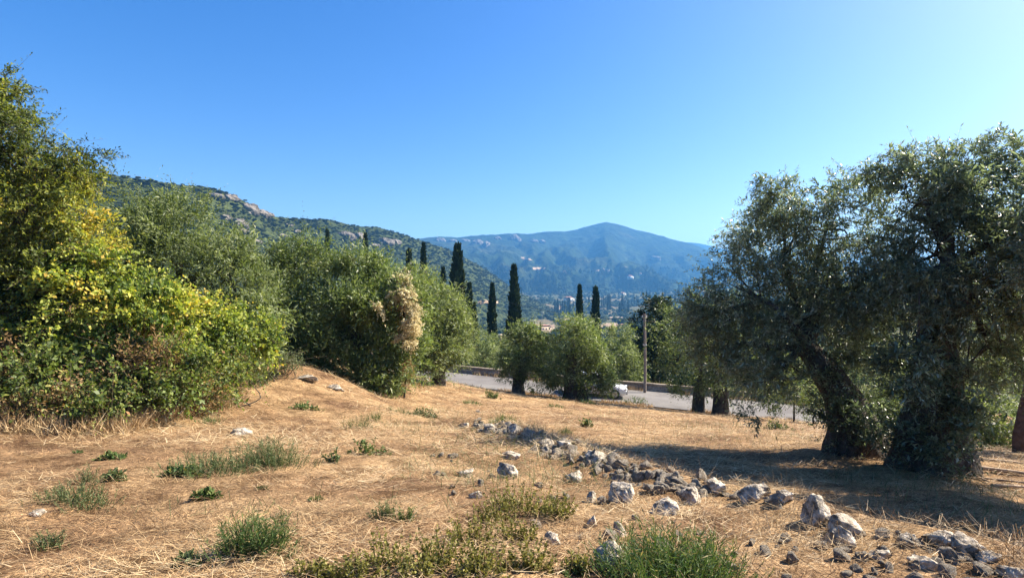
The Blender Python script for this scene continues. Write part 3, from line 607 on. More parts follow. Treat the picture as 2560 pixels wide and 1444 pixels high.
tree('olive_tree', 'bushy olive with broad dark trunk standing in front of the car', 'tree', bF,
     [lobe(1440, 870, 31.5, 70, 62), lobe(1395, 905, 31.5, 45, 60), lobe(1490, 900, 31.3, 42, 65), lobe(1445, 830, 32, 45, 30), lobe(1500, 945, 30.8, 28, 38, .8), lobe(1385, 950, 31, 24, 34, .8), lobe(1425, 945, 30.4, 30, 30, .4, .7), lobe(1465, 960, 30.3, 22, 26, .4, .7), lobe(1520, 958, 30.8, 20, 30, .6, 2.5), lobe(1495, 965, 30.6, 24, 28, .6, 2)],
     [(bF - [0, 0, .3], .85), (P(1434, 975, 31.3), .58), (P(1432, 935, 31.3), .46), (P(1436, 890, 31.4), .28)], M['olive'], M['bark'], 6, 'olives along the road', n_limb=5, limb_r=.15, n_cl=900, twigs=7, leaves=8, L=.12, Wd=.033, tl=.45, up=.35, droop=.35, cr=.3)
bG = on_ground(1562, 47)
tree('olive_tree', 'pale olive beyond the low wall, just left of the wooden pole', 'tree', bG,
     [lobe(1558, 890, 47, 42, 50), lobe(1545, 850, 47.5, 28, 30), lobe(1580, 925, 46.5, 22, 35), lobe(1530, 905, 47, 28, 42), lobe(1560, 955, 46.5, 40, 30)],
     [(bG - [0, 0, .3], .4), (P(1560, 940, 47), .3), (P(1558, 900, 47), .2)], M['olive_grey'], M['bark'], 7, 'olives below the road', n_limb=3, n_cl=420, twigs=7, leaves=8, L=.15, Wd=.045, tl=.6, up=.4, droop=.3, cr=.5)
bH = on_ground(1212, 50)
tree('olive_tree', 'grey green olive beyond the wall at the left end of the road', 'tree', bH,
     [lobe(1205, 890, 50, 34, 52), lobe(1235, 900, 50, 26, 46), lobe(1180, 900, 49, 24, 40), lobe(1215, 860, 51, 24, 28), lobe(1240, 870, 53, 22, 30), lobe(1270, 900, 54, 26, 40)],
     [(bH - [0, 0, .3], .4), (P(1212, 930, 50), .3), (P(1210, 890, 50), .2)], M['olive_grey'], M['bark'], 8, 'olives below the road', n_limb=3, n_cl=420, twigs=7, leaves=8, L=.15, Wd=.045, tl=.6, up=.5, droop=.3, cr=.5)
bI = on_ground(1640, 52)
tree('evergreen_tree', 'dark rounded evergreen tree behind the wooden utility pole', 'tree', bI,
     [lobe(1640, 800, 52, 40, 45), lobe(1610, 840, 52, 36, 50), lobe(1668, 830, 52, 36, 50), lobe(1625, 900, 51.5, 50, 60), lobe(1660, 900, 51.5, 46, 60), lobe(1635, 768, 52, 22, 16), lobe(1660, 775, 52, 20, 18)],
     [(bI - [0, 0, .3], .45), (P(1640, 930, 52), .35), (P(1640, 850, 52), .2)], M['evergreen'], M['bark'], 9, None, n_limb=3, n_cl=560, twigs=7, leaves=8, L=.22, Wd=.09, tl=.6, up=.5, droop=.1, cr=.5, ragged=.4)
for i, (u, v, Y, ru, rv_, lab) in enumerate([(1960, 900, 50, 70, 60, 'olive below the road showing under the leaning olive crown'), (2200, 900, 48, 90, 80, 'olive below the road seen between the two big trunks'),
                                             (2480, 900, 46, 130, 90, 'olive below the road at the right, behind the low branch'), (1760, 820, 62, 70, 60, 'olive just above the slim trunked roadside olive, further down valley'), (2700, 880, 44, 140, 120, 'olive below the road beyond the right edge bush'),
                                             (1860, 760, 80, 60, 60, 'far olive whose top meets the leaning olive crown')]):
    b_ = on_ground(u, Y); k = Y / F
    tree('olive_tree', lab, 'tree', b_, [lobe(u, v, Y, ru * .7, rv_ * .8), lobe(u - ru * .5, v + rv_ * .4, Y, ru * .6, rv_ * .7), lobe(u + ru * .5, v + rv_ * .3, Y, ru * .6, rv_ * .7), lobe(u + ru * .1, v + rv_ * .9, Y, ru * .8, rv_ * .6)],
         [(b_ - [0, 0, .3], .4), ((b_ + P(u, v, Y)) / 2, .3), (P(u, v, Y), .15)], M['olive_grey'], M['bark'], 20 + i, 'olives below the road', n_limb=3, n_cl=330, twigs=6, leaves=8, L=.17, Wd=.055, tl=.7, up=.3, droop=.3, cr=.6)

# ------------------------------------------------------------------ mid left olive mass, vine and its neighbour
bJ = on_ground(930, 20.3)
tree('olive_tree', 'big dense dark based olive thicket behind the straw mound', 'tree', bJ,
     [lobe(715, 700, 21.5, 70, 70), lobe(760, 660, 21.5, 62, 62), lobe(860, 740, 20.5, 110, 95), lobe(940, 770, 20, 95, 95), lobe(830, 850, 20, 130, 120), lobe(910, 930, 19.5, 100, 65), lobe(985, 730, 21, 60, 55), lobe(1005, 810, 20.6, 48, 80), lobe(1005, 900, 20.2, 50, 90),
      lobe(720, 820, 21, 90, 100), lobe(900, 680, 21, 60, 40), lobe(690, 890, 20.5, 60, 60), lobe(820, 920, 19.6, 80, 60), lobe(870, 960, 19.0, 80, 40), lobe(950, 950, 19.2, 60, 50), lobe(750, 900, 20, 80, 60)],
     [(bJ - [0, 0, .3], .5), (P(920, 920, 20.3), .4), (P(890, 850, 20.5), .25)], M['olive'], M['bark'], 10, None, n_limb=8, limb_r=.11, n_cl=2500, twigs=7, leaves=9, L=.125, Wd=.030, tl=.52, up=.6, droop=.1, cr=.26,
     tintf=lambda p, t, r: t - .04)
gK = on_ground(1010, 19.4)
mb, sm, cc = crown([lobe(1004, 705, 19.7, 20, 26, .4), lobe(1022, 760, 19.2, 20, 30, .35), lobe(945, 772, 18.6, 22, 9, .25, .6), lobe(1030, 818, 19.1, 16, 32, .35), lobe(1000, 745, 19.1, 26, 14, .3), lobe(1020, 850, 19.0, 18, 14, .3)], 150, 8, 9, .07, .045, .22, 77, .2, .5, .2)
t = link('climbing_vine', None, None, gK, 'cream fluffy seeded vine draped over the big olive thicket', 'vine'); link('seed_heads', mb.mesh('seed_heads', M['fluff'], gK), t)
mb, sm, cc = crown([lobe(1018, 880, 18.9, 22, 50, .35), lobe(1020, 940, 19.4, 22, 40, .35), lobe(1000, 800, 19.3, 22, 80, .3, .5)], 40, 7, 9, .07, .03, .25, 78, -.1, .5, .2); link('dry_leaves', mb.mesh('dry_leaves', M['dryleaf'], gK), t)
V, Fc = tube([gK - [0, 0, .1], P(1018, 880, 19.3), P(1008, 770, 19.4), P(1000, 715, 19.8)], [.04, .035, .03, .015], 6, 16); b = MB(); b.add(V, Fc); link('stem', b.mesh('stem', M['bark'], gK), t)
bL = on_ground(1095, 27)
tree('olive_tree', 'light green olive at the left start of the road', 'tree', bL,
     [lobe(1110, 790, 27, 60, 70), lobe(1080, 850, 26.5, 55, 80), lobe(1145, 850, 27, 38, 70), lobe(1065, 735, 27.5, 40, 45), lobe(1100, 910, 26.5, 55, 45), lobe(1060, 900, 25.5, 35, 60)],
     [(bL - [0, 0, .3], .4), (P(1095, 910, 27), .3), (P(1095, 840, 27), .2)], M['olive_grey'], M['bark'], 11, None, n_limb=4, limb_r=.1, n_cl=800, twigs=7, leaves=8, L=.15, Wd=.036, tl=.6, up=.6, droop=.1, cr=.3)

# ------------------------------------------------------------------ left thicket
bM = on_ground(40, 10.8)
patch = lambda p, t, r: t + (fbm(p * .9, 3, 91) - .48) * 1.0
tree('yellowing_tree', 'tall yellow leaved tree at the left edge of photo', 'tree', bM,
     [lobe(15, 280, 10.8, 38, 55, .5), lobe(50, 380, 10.8, 90, 70), lobe(150, 440, 10.9, 85, 62), lobe(210, 420, 11, 50, 40, .5), lobe(50, 520, 10.6, 150, 95), lobe(180, 560, 10.9, 85, 85), lobe(20, 670, 10.6, 140, 90), lobe(-120, 450, 10.8, 140, 220), lobe(150, 660, 10.8, 110, 80), lobe(240, 600, 11.2, 50, 60), lobe(-5, 220, 10.9, 40, 36, .4), lobe(-140, 800, 10.5, 130, 150)],
     [(bM - [0, 0, .3], .5), (P(45, 900, 10.9), .42), (P(40, 770, 10.9), .34), (P(55, 640, 10.9), .2)], M['yellow'], M['bark'], 12, None, n_limb=8, limb_r=.09, n_cl=1900, twigs=7, leaves=9, L=.062, Wd=.026, tl=.30, up=.35, droop=.2, cr=.20, stem=.003,
     tintf=lambda p, t, r: patch(p, t, r) - .28 * np.clip((p[:, 2] - 3.0) / 1.6, -.1, 1) - .02)
bN = on_ground(440, 15.2)
tree('olive_tree', 'green olive rising behind the yellow vine thicket', 'tree', bN,
     [lobe(430, 590, 15.5, 110, 75), lobe(330, 570, 15.5, 70, 62), lobe(530, 650, 15.2, 85, 80), lobe(590, 730, 15, 75, 75), lobe(640, 790, 14.8, 55, 50), lobe(430, 700, 15, 160, 90), lobe(300, 680, 15.3, 80, 80), lobe(600, 850, 14.6, 80, 70), lobe(420, 520, 15.8, 50, 28, .5), lobe(330, 510, 15.8, 35, 24, .4)],
     [(bN - [0, 0, .3], .4), (P(445, 850, 15.2), .3), (P(440, 720, 15.3), .2)], M['olive_grey'], M['bark'], 13, None, n_limb=6, limb_r=.08, n_cl=1250, twigs=7, leaves=9, L=.095, Wd=.022, tl=.44, up=.6, droop=.1, cr=.22,
     tintf=lambda p, t, r: t - .05)
def shrub(name, label, cat, g, lobes, mat, seed, group=None, **kw):
    t = link(name, None, None, g, label, cat, group)
    mb, sm, cc = crown(lobes, seed=seed, **kw)
    link('foliage', mb.mesh('foliage', mat, g), t)
    if sm: link('twigs', sm.mesh('twigs', M['twig'], g), t)
    b = MB(); r = rng(seed)
    for q in cc[r.integers(0, len(cc), 14)]:
        a = g + np.array([r.normal() * .3, r.normal() * .15, -.05]); V, Fc = tube([a, (a + q) / 2 + r.normal(size=3) * .15, q], [.02, .014, .006], 5, 9); b.add(V, Fc)
    link('stems', b.mesh('stems', M['bark'], g), t)
    return t
shrub('vine_thicket', 'bright yellow green leafy vine sprawling over the left thicket', 'vine', on_ground(330, 10.6),
      [lobe(330, 790, 10.7, 120, 60, .7), lobe(190, 740, 10.5, 80, 80, .5), lobe(250, 670, 10.7, 60, 50, .4), lobe(440, 820, 11, 90, 80, .7), lobe(130, 840, 10.2, 80, 60, .5), lobe(540, 830, 11.8, 70, 60, .7), lobe(360, 880, 10.5, 120, 50, .5), lobe(330, 715, 11, 80, 30, .4), lobe(620, 860, 12.6, 60, 60, .6), lobe(400, 760, 11, 50, 40, .4)],
      M['vine'], 14, ragged=.6, split=10, sub=.38, n_cl=1000, twigs=8, leaves=8, L=.058, Wd=.042, tl=.32, up=.2, droop=.25, cr=.24, inner=.3, stem=.003, tintf=lambda p, t, r: t - .05 + (fbm(p * 1.3, 3, 17) - .42) * 1.1)
shrub('bramble_bush', 'low dark green bramble along the front of the left thicket', 'bush', on_ground(280, 9.6),
      [lobe(150, 960, 9.6, 130, 80, .7), lobe(300, 980, 9.6, 120, 75, .7), lobe(430, 960, 10.2, 100, 60, .7), lobe(200, 1030, 9.1, 120, 40, .5), lobe(530, 940, 11.4, 80, 60, .7), lobe(30, 1000, 9.2, 90, 60, .6)],
      M['bramble'], 15, ragged=.6, split=9, sub=.5, n_cl=900, twigs=7, leaves=7, L=.055, Wd=.036, tl=.30, up=.3, droop=.25, cr=.2, stem=.003, gz=-1.2)
shrub('dry_bush', 'greyish half dry bush at left edge beneath the yellow tree', 'bush', on_ground(30, 9.6),
      [lobe(20, 900, 9.7, 80, 50, .6), lobe(-60, 980, 9.5, 80, 80, .7), lobe(80, 930, 9.5, 50, 45, .4)], M['dryleaf'], 16, n_cl=230, twigs=7, leaves=7, L=.05, Wd=.02, tl=.35, up=.3, droop=.15, cr=.2, stem=.004)
shrub('dry_bush', 'brown dry bramble patch low in the middle of the left thicket', 'bush', on_ground(370, 10.0),
      [lobe(390, 905, 9.9, 60, 34, .35), lobe(330, 900, 9.8, 40, 30, .3), lobe(470, 990, 10.6, 60, 40, .4)], M['dryleaf'], 36, n_cl=170, twigs=7, leaves=7, L=.05, Wd=.018, tl=.35, up=.4, droop=.15, cr=.18, stem=.004, shoots=.2)
shrub('dry_bush', 'brown dry stalks at the foot of the bramble, lower left', 'bush', on_ground(110, 8.9),
      [lobe(110, 1030, 8.8, 70, 34, .3), lobe(240, 1050, 8.9, 60, 24, .3), lobe(20, 1060, 8.6, 60, 24, .3)], M['dryleaf'], 37, n_cl=120, twigs=6, leaves=6, L=.05, Wd=.015, tl=.35, up=.5, droop=.1, cr=.16, stem=.004, shoots=.2)
shrub('ivy', 'dark green ivy hanging on the trunk at left', 'ivy', on_ground(95, 10.3),
      [lobe(95, 780, 10.2, 32, 55, .3), lobe(60, 740, 10.4, 45, 40, .4), lobe(100, 850, 10.1, 22, 40, .25)], M['evergreen'], 17, n_cl=110, twigs=6, leaves=7, L=.07, Wd=.06, tl=.18, up=-.2, droop=.4, cr=.15)
shrub('weedy_bush', 'pale yellow grass and weeds at right end of left thicket', 'bush', on_ground(560, 12.6),
      [lobe(560, 960, 12.6, 45, 50, .5), lobe(480, 1000, 11.4, 60, 40, .4), lobe(600, 925, 13.2, 40, 50, .5)], M['weedyellow'], 18, n_cl=150, twigs=7, leaves=7, L=.10, Wd=.014, tl=.35, up=.8, droop=.1, cr=.18)
shrub('scraggly_bush', 'thin scraggly bush in front of the dark gap on the mound', 'bush', on_ground(680, 15.6),
      [lobe(660, 920, 15.6, 60, 26, .6), lobe(715, 905, 15.8, 30, 16, .4), lobe(620, 945, 15, 50, 24, .5)], M['weed'], 19, n_cl=110, twigs=6, leaves=8, L=.07, Wd=.022, tl=.4, up=.7, droop=.15, cr=.25, stem=.005)

# ------------------------------------------------------------------ cypresses
def cypress_mesh(base, top_z, width, n, seed, lump=.25):
    r = rng(seed); H = top_z - base[2]; t = r.random(n) ** .9
    prof = np.minimum(1, (1 - t) ** .62 * 1.25) * np.minimum(1, .35 + t * 6)
    a = r.uniform(0, 2 * math.pi, n)
    lumps = 1 + lump * 2.4 * (fbm(np.stack([np.cos(a) * 1.3, np.sin(a) * 1.3, t * H / width * .9], 1) + seed, 3, seed) - .5)
    rad = width * .5 * prof * lumps * (.62 + .38 * r.random(n) ** .5)
    c = np.cumsum(r.normal(0, .012, 40)) * width; cx = np.interp(t, np.linspace(0, 1, 40), c)
    p = np.stack([np.cos(a) * rad + cx, np.sin(a) * rad, t * H], 1)
    d = unit(np.stack([np.cos(a) * .45, np.sin(a) * .45, np.full(n, 1.0)], 1) + rdir(r, n) * .35)
    nn = unit(np.stack([np.cos(a), np.sin(a), 0 * a], 1) + rdir(r, n) * .6)
    L = width * r.uniform(.16, .44, n)
    V, Fc = leaf_quads(p, d, nn, L, L * .42)
    b = MB(); b.add(V, Fc, np.repeat(np.clip(.5 + r.normal(0, .22, n), 0, 1), 4))
    V, Fc = tube([[0, 0, -.2], [c[8], 0, H * .2], [c[20], 0, H * .5], [c[32], 0, H * .8], [c[38], 0, H * .985]], [width * .10, width * .24, width * .20, width * .10, .02], 8, 14, .1, seed); b.add(V, Fc, .05)
    return b.mesh('crown', M['cypress'])
CYP = [(819, 577, 112, 20, 'cypress top showing furthest left above the olive thicket'), (915, 586, 118, 20, 'second cypress from left, its tip above the thicket'), (1022, 628, 100, 26, 'short blunt cypress left of the pair above the thicket'),
       (1060, 612, 98, 24, 'pointed cypress just left of the mountain valley gap above the light olive'), (1107, 672, 92, 22, 'small pointed cypress left of the tallest cypress'), (1146, 620, 84, 42, 'tallest and thickest cypress at centre left'),
       (1174, 712, 82, 24, 'lower cypress leaning against right side of the tallest one'), (1230, 712, 88, 24, 'slim cypress between the tallest one and the tall lone one'), (1288, 668, 80, 32, 'tall lone cypress above the small round olive'),
       (1266, 808, 100, 10, 'tiny cypress at the foot of the tall lone one'), (1448, 716, 96, 22, 'left one of two cypresses above the bushy olive'), (1492, 722, 94, 26, 'right one of two cypresses above the bushy olive'), (1352, 806, 150, 8, 'tiny cypress seen against the bare earth clearing'),
       (1187, 760, 80, 18, 'small cypress touching the light green olive, right of the leaning one')]
for i, (u, vt, Y, wpx, lab) in enumerate(CYP):
    b_ = on_ground(u, Y); tz = CAMZ - (vt - 722) / F * Y; w = wpx * Y / F * 1.08
    t = link('cypress', None, None, b_, lab, 'cypress', 'cypresses below the road')
    link('crown', cypress_mesh(b_, tz, w, 3800 if wpx > 15 else 1500, 300 + i, (.42 if wpx > 35 else .32)), t)
    V, Fc = tube([[0, 0, -.4], [0, 0, (tz - b_[2]) * .5], [0, 0, (tz - b_[2]) * .93]], [w * .11, w * .06, w * .02], 7, 6); b = MB(); b.add(V, Fc); link('trunk', b.mesh('trunk', M['bark']), t)
# far valley cypresses, small copies
fm = [cypress_mesh(np.array([0, 0, 0]), 14, 2.6, 420, 400 + k, .3) for k in range(4)]
r = rng(88); k = 0
def far_cyp(u, v, h, lab, grp):
    global k
    q = far_hit(u, v)
    if q is None: return
    o = link('cypress', fm[k % 4], None, q - [0, 0, .5], lab, 'cypress', grp); s_ = h * q[1] / F / 14; o.scale = (s_ * 1.15, s_ * 1.15, s_); o.rotation_euler = (0, 0, r.uniform(0, 6)); k += 1
for u in np.concatenate([r.normal(1398, 9, 10), r.normal(1428, 8, 6), r.normal(1470, 4, 3), r.normal(1520, 6, 4), r.normal(1560, 9, 7)]):
    far_cyp(u, 786 + r.uniform(-9, 8) - (u - 1384) * .05, r.uniform(24, 38), 'dark pointed cypress in the dense grove across the valley floor', 'cypress grove on the valley floor')
for u in np.concatenate([r.normal(c_, 9, 6) for c_ in (1515, 1590, 1622, 1660, 1700, 1735)]):
    far_cyp(u, 768 + r.uniform(-10, 8) - (u - 1500) * .12, r.uniform(12, 28), 'slim cypress in the long row right of the twin cypresses', 'cypress row along the valley')
for u in np.concatenate([r.normal(c_, 8, 5) for c_ in (1300, 1335, 1362, 1400)]):
    far_cyp(u, 722 + r.uniform(-7, 8) + (u - 1286) * .02, r.uniform(8, 18), 'small hazy cypress in the blue belt behind the tall lone one', 'hazy cypress belt')

# ------------------------------------------------------------------ box builder and small structures
def box(b, c, s_, rot=0.0):
    x, y, z = [q / 2 for q in s_]; V = np.array([[-x,-y,-z],[x,-y,-z],[x,y,-z],[-x,y,-z],[-x,-y,z],[x,-y,z],[x,y,z],[-x,y,z]], float)
    ca, sa = math.cos(rot), math.sin(rot); V = np.stack([V[:, 0] * ca - V[:, 1] * sa, V[:, 0] * sa + V[:, 1] * ca, V[:, 2]], 1) + np.asarray(c, float)
    b.add(V, [[0,3,2,1],[4,5,6,7],[0,1,5,4],[1,2,6,5],[2,3,7,6],[3,0,4,7]])
# roadside wall: body and coping following the far edge of the road
def ribbon_wall(name, off, thick, z0, z1, mat, parent, seed):
    m = (RX > -12) & (RX < 30); xs, ys, zs = RX[m], RFY[m], RZ[m]; n = len(xs); nz = (fbm2(xs, ys, .8, 3, seed) - .5) * .06
    ring = [np.stack([xs, ys + off, zs + z0], 1), np.stack([xs, ys + off + nz, zs + z1 + nz], 1), np.stack([xs, ys + off + thick + nz, zs + z1 + nz * .5], 1), np.stack([xs, ys + off + thick, zs + z0], 1)]
    V = np.stack(ring, 1).reshape(-1, 3); i = np.arange(n * 4).reshape(n, 4); j = np.roll(i, -1, 1)
    Fc = np.concatenate([np.stack([i[:-1], i[1:], j[1:], j[:-1]], -1).reshape(-1, 4), [[0, 1, 2, 3]], [[4*n-1, 4*n-2, 4*n-3, 4*n-4]]])
    return link(name, np_mesh(name, V - np.array([0, 40, -5.5]), Fc, mat), parent)
wl_ = link('roadside_wall', None, None, (0, 40, -5.5), 'low weathered concrete wall along the far side of the road', 'wall')
ribbon_wall('wall_body', .02, .34, -.6, .44, M['wall'], wl_, 3); ribbon_wall('coping', -.02, .42, .443, .56, M['wall'], wl_, 4)
# utility pole
pb = np.array([(1612 - 1280) / F * 39.6, 39.6, 0]); pb[2] = ground_z(pb[0], pb[1])[0]
tp_ = link('utility_pole', None, None, pb, 'wooden utility pole standing beside the wall right of the car', 'pole')
Hp = CAMZ - (783 - 722) / F * 39.6 - pb[2]
b = MB(); V, Fc = tube([[0, 0, -.4], [.02, 0, Hp * .5], [-.02, 0, Hp]], [.11, .095, .08], 10, 10, .02, 4); b.add(V, Fc); link('post', b.mesh('post', M['pole'], (0, 0, 0), True), tp_)
b = MB(); box(b, (-.02, 0, Hp - .3), (.34, .07, .08)); link('crossarm', b.mesh('crossarm', M['pole']), tp_)
b = MB(); V, Fc = tube([[0, 0, Hp * .60], [0, 0, Hp * .62]], [.15, .15], 10, 3, 0); b.add(V, Fc); link('metal_band', b.mesh('metal_band', M['metal']), tp_)
for sx in (-1, 1):
    b = MB(); V, Fc = tube([[sx * .14 - .02, 0, Hp - .27], [sx * .14 - .02, 0, Hp - .2], [sx * .14 - .02, 0, Hp - .12]], [.03, .045, .03], 8, 5, 0); b.add(V, Fc); link('insulator', b.mesh('insulator', M['plaster']), tp_)
top = pb + [0, 0, Hp - .5]
for n_w, (e, sag, lab) in enumerate([(np.array([22, 46, .6]), .9, 'thin dark wire running right from the wooden pole'), (np.array([-6, 60, 2.2]), .8, 'thin dark wire running left from the wooden pole')]):
    q = np.linspace(0, 1, 20)[:, None]; path = top * (1 - q) + e * q; path[:, 2] -= sag * (1 - (2 * q[:, 0] - 1) ** 2)
    b = MB(); V, Fc = tube(path, [.012, .012], 5, 40, 0); b.add(V, Fc); link('wire', b.mesh('wire', M['tyre']), None, None, lab, 'wire', 'wires on the pole')
# far lattice-like pole and summit mast
for (u, v0, v1, lab, nm) in ((1355, 826, 776, 'thin grey pole with crossarm standing on the bare clearing', 'power_pole'),):
    q = far_hit(u, v0); k_ = q[1] / F; H = (v0 - v1) * k_; t = link(nm, None, None, q, lab, 'pole')
    b = MB(); V, Fc = tube([[0, 0, -1], [0, 0, H]], [.35, .2], 6, 4, 0); b.add(V, Fc); link('post', b.mesh('post', M['metal']), t)
    b = MB(); box(b, (0, 0, H * .9), (4, .3, .3)); link('crossarm', b.mesh('crossarm', M['metal']), t)
q = on_hill('mountain', 1092, 596); H = 14 * q[1] / F; t = link('radio_mast', None, None, q, 'thin mast on the skyline where the two ridges meet', 'mast')
b = MB(); V, Fc = tube([[0, 0, -5], [0, 0, H]], [.9, .4], 6, 4, 0); b.add(V, Fc); link('post', b.mesh('post', M['metal']), t)
b = MB(); box(b, (0, 0, H * .8), (3, 1, 1)); link('antenna', b.mesh('antenna', M['metal']), t)
# houses in the valley
def house(u, v, wpx, hpx, lab, wm, seed, rot=.2, floors=1):
    q = far_hit(u, v)
    if q is None: return
    k_ = q[1] / F; w, h = wpx * k_, hpx * k_; d = w * .7; t = link('house', None, None, q, lab, 'house', 'houses across the valley'); t.rotation_euler = (0, 0, rot)
    b = MB(); box(b, (0, 0, h * .35 - 1), (w, d, h * .7 + 2)); link('wall', b.mesh('wall', wm), t)
    b = MB(); o = w * .06; zt = h * .703; V = [[-w/2-o, -d/2-o, zt], [w/2+o, -d/2-o, zt], [w/2+o, d/2+o, zt], [-w/2-o, d/2+o, zt], [-w/2+d*.35, 0, h], [w/2-d*.35, 0, h]]
    b.add(V, [[0, 1, 5, 4], [2, 3, 4, 5], [1, 2, 5, 5], [3, 0, 4, 4], [3, 2, 1, 0]]); me = b.mesh('roof', M['rooftile']); me.validate(); link('roof', me, t)
    n = max(2, int(wpx / 7))
    for i in range(n):
        b = MB(); box(b, (-w/2 + w * (i + .5) / n, -d/2 - .02, h * .36), (w / n * .4, .12, h * .26)); link('window', b.mesh('window', M['window']), t)
house(1422, 752, 24, 11, 'white house with pale annexe in front of the valley cypress grove', M['plaster'], 1)
house(1275, 786, 14, 15, 'small white house left of the tall lone cypress base', M['plaster'], 2, -.2)
house(1352, 826, 46, 15, 'long cream building on the bare clearing below the bushy olive line', M['cream'], 3, .1)
house(1556, 737, 13, 7, 'tiny white house above the row of far cypresses', M['plaster'], 4)
house(1573, 696, 14, 9, 'small pale house on lower mountain slope, left of two', M['plaster'], 5)
house(1638, 699, 16, 8, 'pale house on lower mountain slope, furthest right', M['plaster'], 6, -.2)
house(1600, 686, 9, 5, 'tiny pale house highest on the lower mountain slope', M['plaster'], 7)
house(1556, 818, 22, 9, 'grey roofed low house right of the twin cypresses', M['cream'], 8)
q = on_ground(1250, 62); H = CAMZ - (838 - 722) / F * 62 - q[2]
t = link('stone_pillar', None, None, q, 'cream stone pillar showing between roadside olives and slim cypress', 'pillar')
b = MB(); box(b, (0, 0, H / 2 - .2), (.42, .42, H + .4)); link('shaft', b.mesh('shaft', M['cream']), t); b = MB(); box(b, (0, 0, H + .06), (.55, .55, .12)); link('cap', b.mesh('cap', M['cream']), t)

# ------------------------------------------------------------------ car
def car(pos, heading, pitch):
    t = link('parked_car', None, None, pos, 'white car on the road, its front showing right of the bushy olive', 'car'); t.rotation_euler = (0, pitch, heading)
    xs = [-2.05, -1.98, -1.7, -1.2, -.6, 0, .5, .85, 1.2, 1.6, 1.9, 2.05, 2.10]
    top = [.62, .80, .92, .93, .92, .91, .91, .91, .88, .82, .74, .62, .50]; wd = [.66, .78, .84, .86, .87, .87, .87, .87, .86, .84, .78, .68, .60]
    low = [.40, .32, .26, .24, .22, .22, .22, .22, .22, .24, .26, .32, .38]
    V = []
    for x, tz, w, lz in zip(xs, top, wd, low):
        V += [[x, -w * .92, lz], [x, -w, lz + .18], [x, -w * .99, tz - .16], [x, -w * .90, tz - .03], [x, -w * .5, tz + .015], [x, 0, tz + .02], [x, w * .5, tz + .015], [x, w * .90, tz - .03], [x, w * .99, tz - .16], [x, w, lz + .18], [x, w * .92, lz], [x, 0, lz]]
    n = len(xs); i = np.arange(n * 12).reshape(n, 12); j = np.roll(i, -1, 1); Fc = np.stack([i[:-1], j[:-1], j[1:], i[1:]], -1).reshape(-1, 4)
    caps = [[i[0, a], i[0, a + 1], i[0, 9 - a], i[0, 10 - a]] for a in range(4)] + [[i[-1, 10 - a], i[-1, 9 - a], i[-1, a + 1], i[-1, a]] for a in range(4)]
    b = MB(); b.add(V, np.concatenate([Fc, caps])); o = link('body', b.mesh('body', M['carpaint'], (0, 0, 0), True), t)
    # cabin glass and roof
    cs = [(-1.85, .78, .90), (-1.45, .66, 1.36), (-.8, .63, 1.45), (0, .63, 1.46), (.35, .64, 1.38), (1.05, .74, .90)]
    V = []
    for x, w, z in cs: V += [[x, -.76, .88], [x, -w, z], [x, w, z], [x, .76, .88]]
    n = len(cs); i = np.arange(n * 4).reshape(n, 4); Fc = np.concatenate([np.stack([i[:-1, a], i[:-1, a + 1], i[1:, a + 1], i[1:, a]], -1) for a in range(3)])
    b = MB(); b.add(V, Fc); link('windows', b.mesh('windows', M['glass']), t)
    b = MB(); V = []
    for x, w, z in cs[1:5]: V += [[x, -w - .015, z - .02], [x, -w * .8, z + .035], [x, w * .8, z + .035], [x, w + .015, z - .02]]
    i = np.arange(16).reshape(4, 4); b.add(V, np.concatenate([np.stack([i[:-1, a], i[:-1, a + 1], i[1:, a + 1], i[1:, a]], -1) for a in range(3)])); link('roof', b.mesh('roof', M['carpaint'], (0, 0, 0), True), t)
    for sy in (-1, 1):
        for (x0, z0, x1, z1) in ((1.04, .90, .36, 1.40), (-.35, .90, -.45, 1.45), (-1.84, .90, -1.45, 1.37)):
            b = MB(); V, Fc2 = tube([[x0, sy * .765, z0], [(x0 + x1) / 2, sy * .71, (z0 + z1) / 2], [x1, sy * .655, z1]], [.035, .035, .035], 6, 5, 0); b.add(V, Fc2); link('pillar', b.mesh('pillar', M['carpaint']), t)
        for x in (-1.28, 1.32):
            w = link('wheel', None, t, (x, sy * .79, .31))
            a = np.linspace(0, 2 * math.pi, 25)[:-1]; prof = [(.20, -.11), (.30, -.11), (.315, -.07), (.315, .07), (.30, .11), (.20, .11)]
            V = np.array([[math.cos(q) * rr, yy, math.sin(q) * rr] for rr, yy in prof for q in a]); i = np.arange(len(prof) * 24).reshape(len(prof), 24); j = np.roll(i, -1, 1)
            b = MB(); b.add(V, np.stack([i[:-1], j[:-1], j[1:], i[1:]], -1).reshape(-1, 4)); link('tyre', b.mesh('tyre', M['tyre'], (0, 0, 0), True), w)
            V = np.array([[math.cos(q) * rr, yy, math.sin(q) * rr] for rr, yy in ((.205, sy * .07), (.17, sy * .09), (.05, sy * .08), (.002, sy * .085)) for q in a]); i = np.arange(96).reshape(4, 24); j = np.roll(i, -1, 1)
            b = MB(); b.add(V, np.stack([i[:-1], j[:-1], j[1:], i[1:]], -1).reshape(-1, 4)); link('rim', b.mesh('rim', M['metal']), w)
        b = MB(); box(b, (1.975, sy * .60, .655), (.16, .26, .12), sy * -.35); link('headlight', b.mesh('headlight', M['lamp']), t)
        b = MB(); box(b, (.72, sy * .93, .95), (.14, .18, .12)); link('mirror', b.mesh('mirror', M['carpaint']), t)
    b = MB(); box(b, (2.07, 0, .50), (.09, .9, .12)); link('grille', b.mesh('grille', M['tyre']), t)
    b = MB(); box(b, (2.06, 0, .36), (.14, 1.2, .10)); link('bumper', b.mesh('bumper', M['tyre']), t)
cx = (1528 - 1280) / F * 37.3
slope = (road_z(cx + 1)[()] - road_z(cx - 1)[()]) / 2
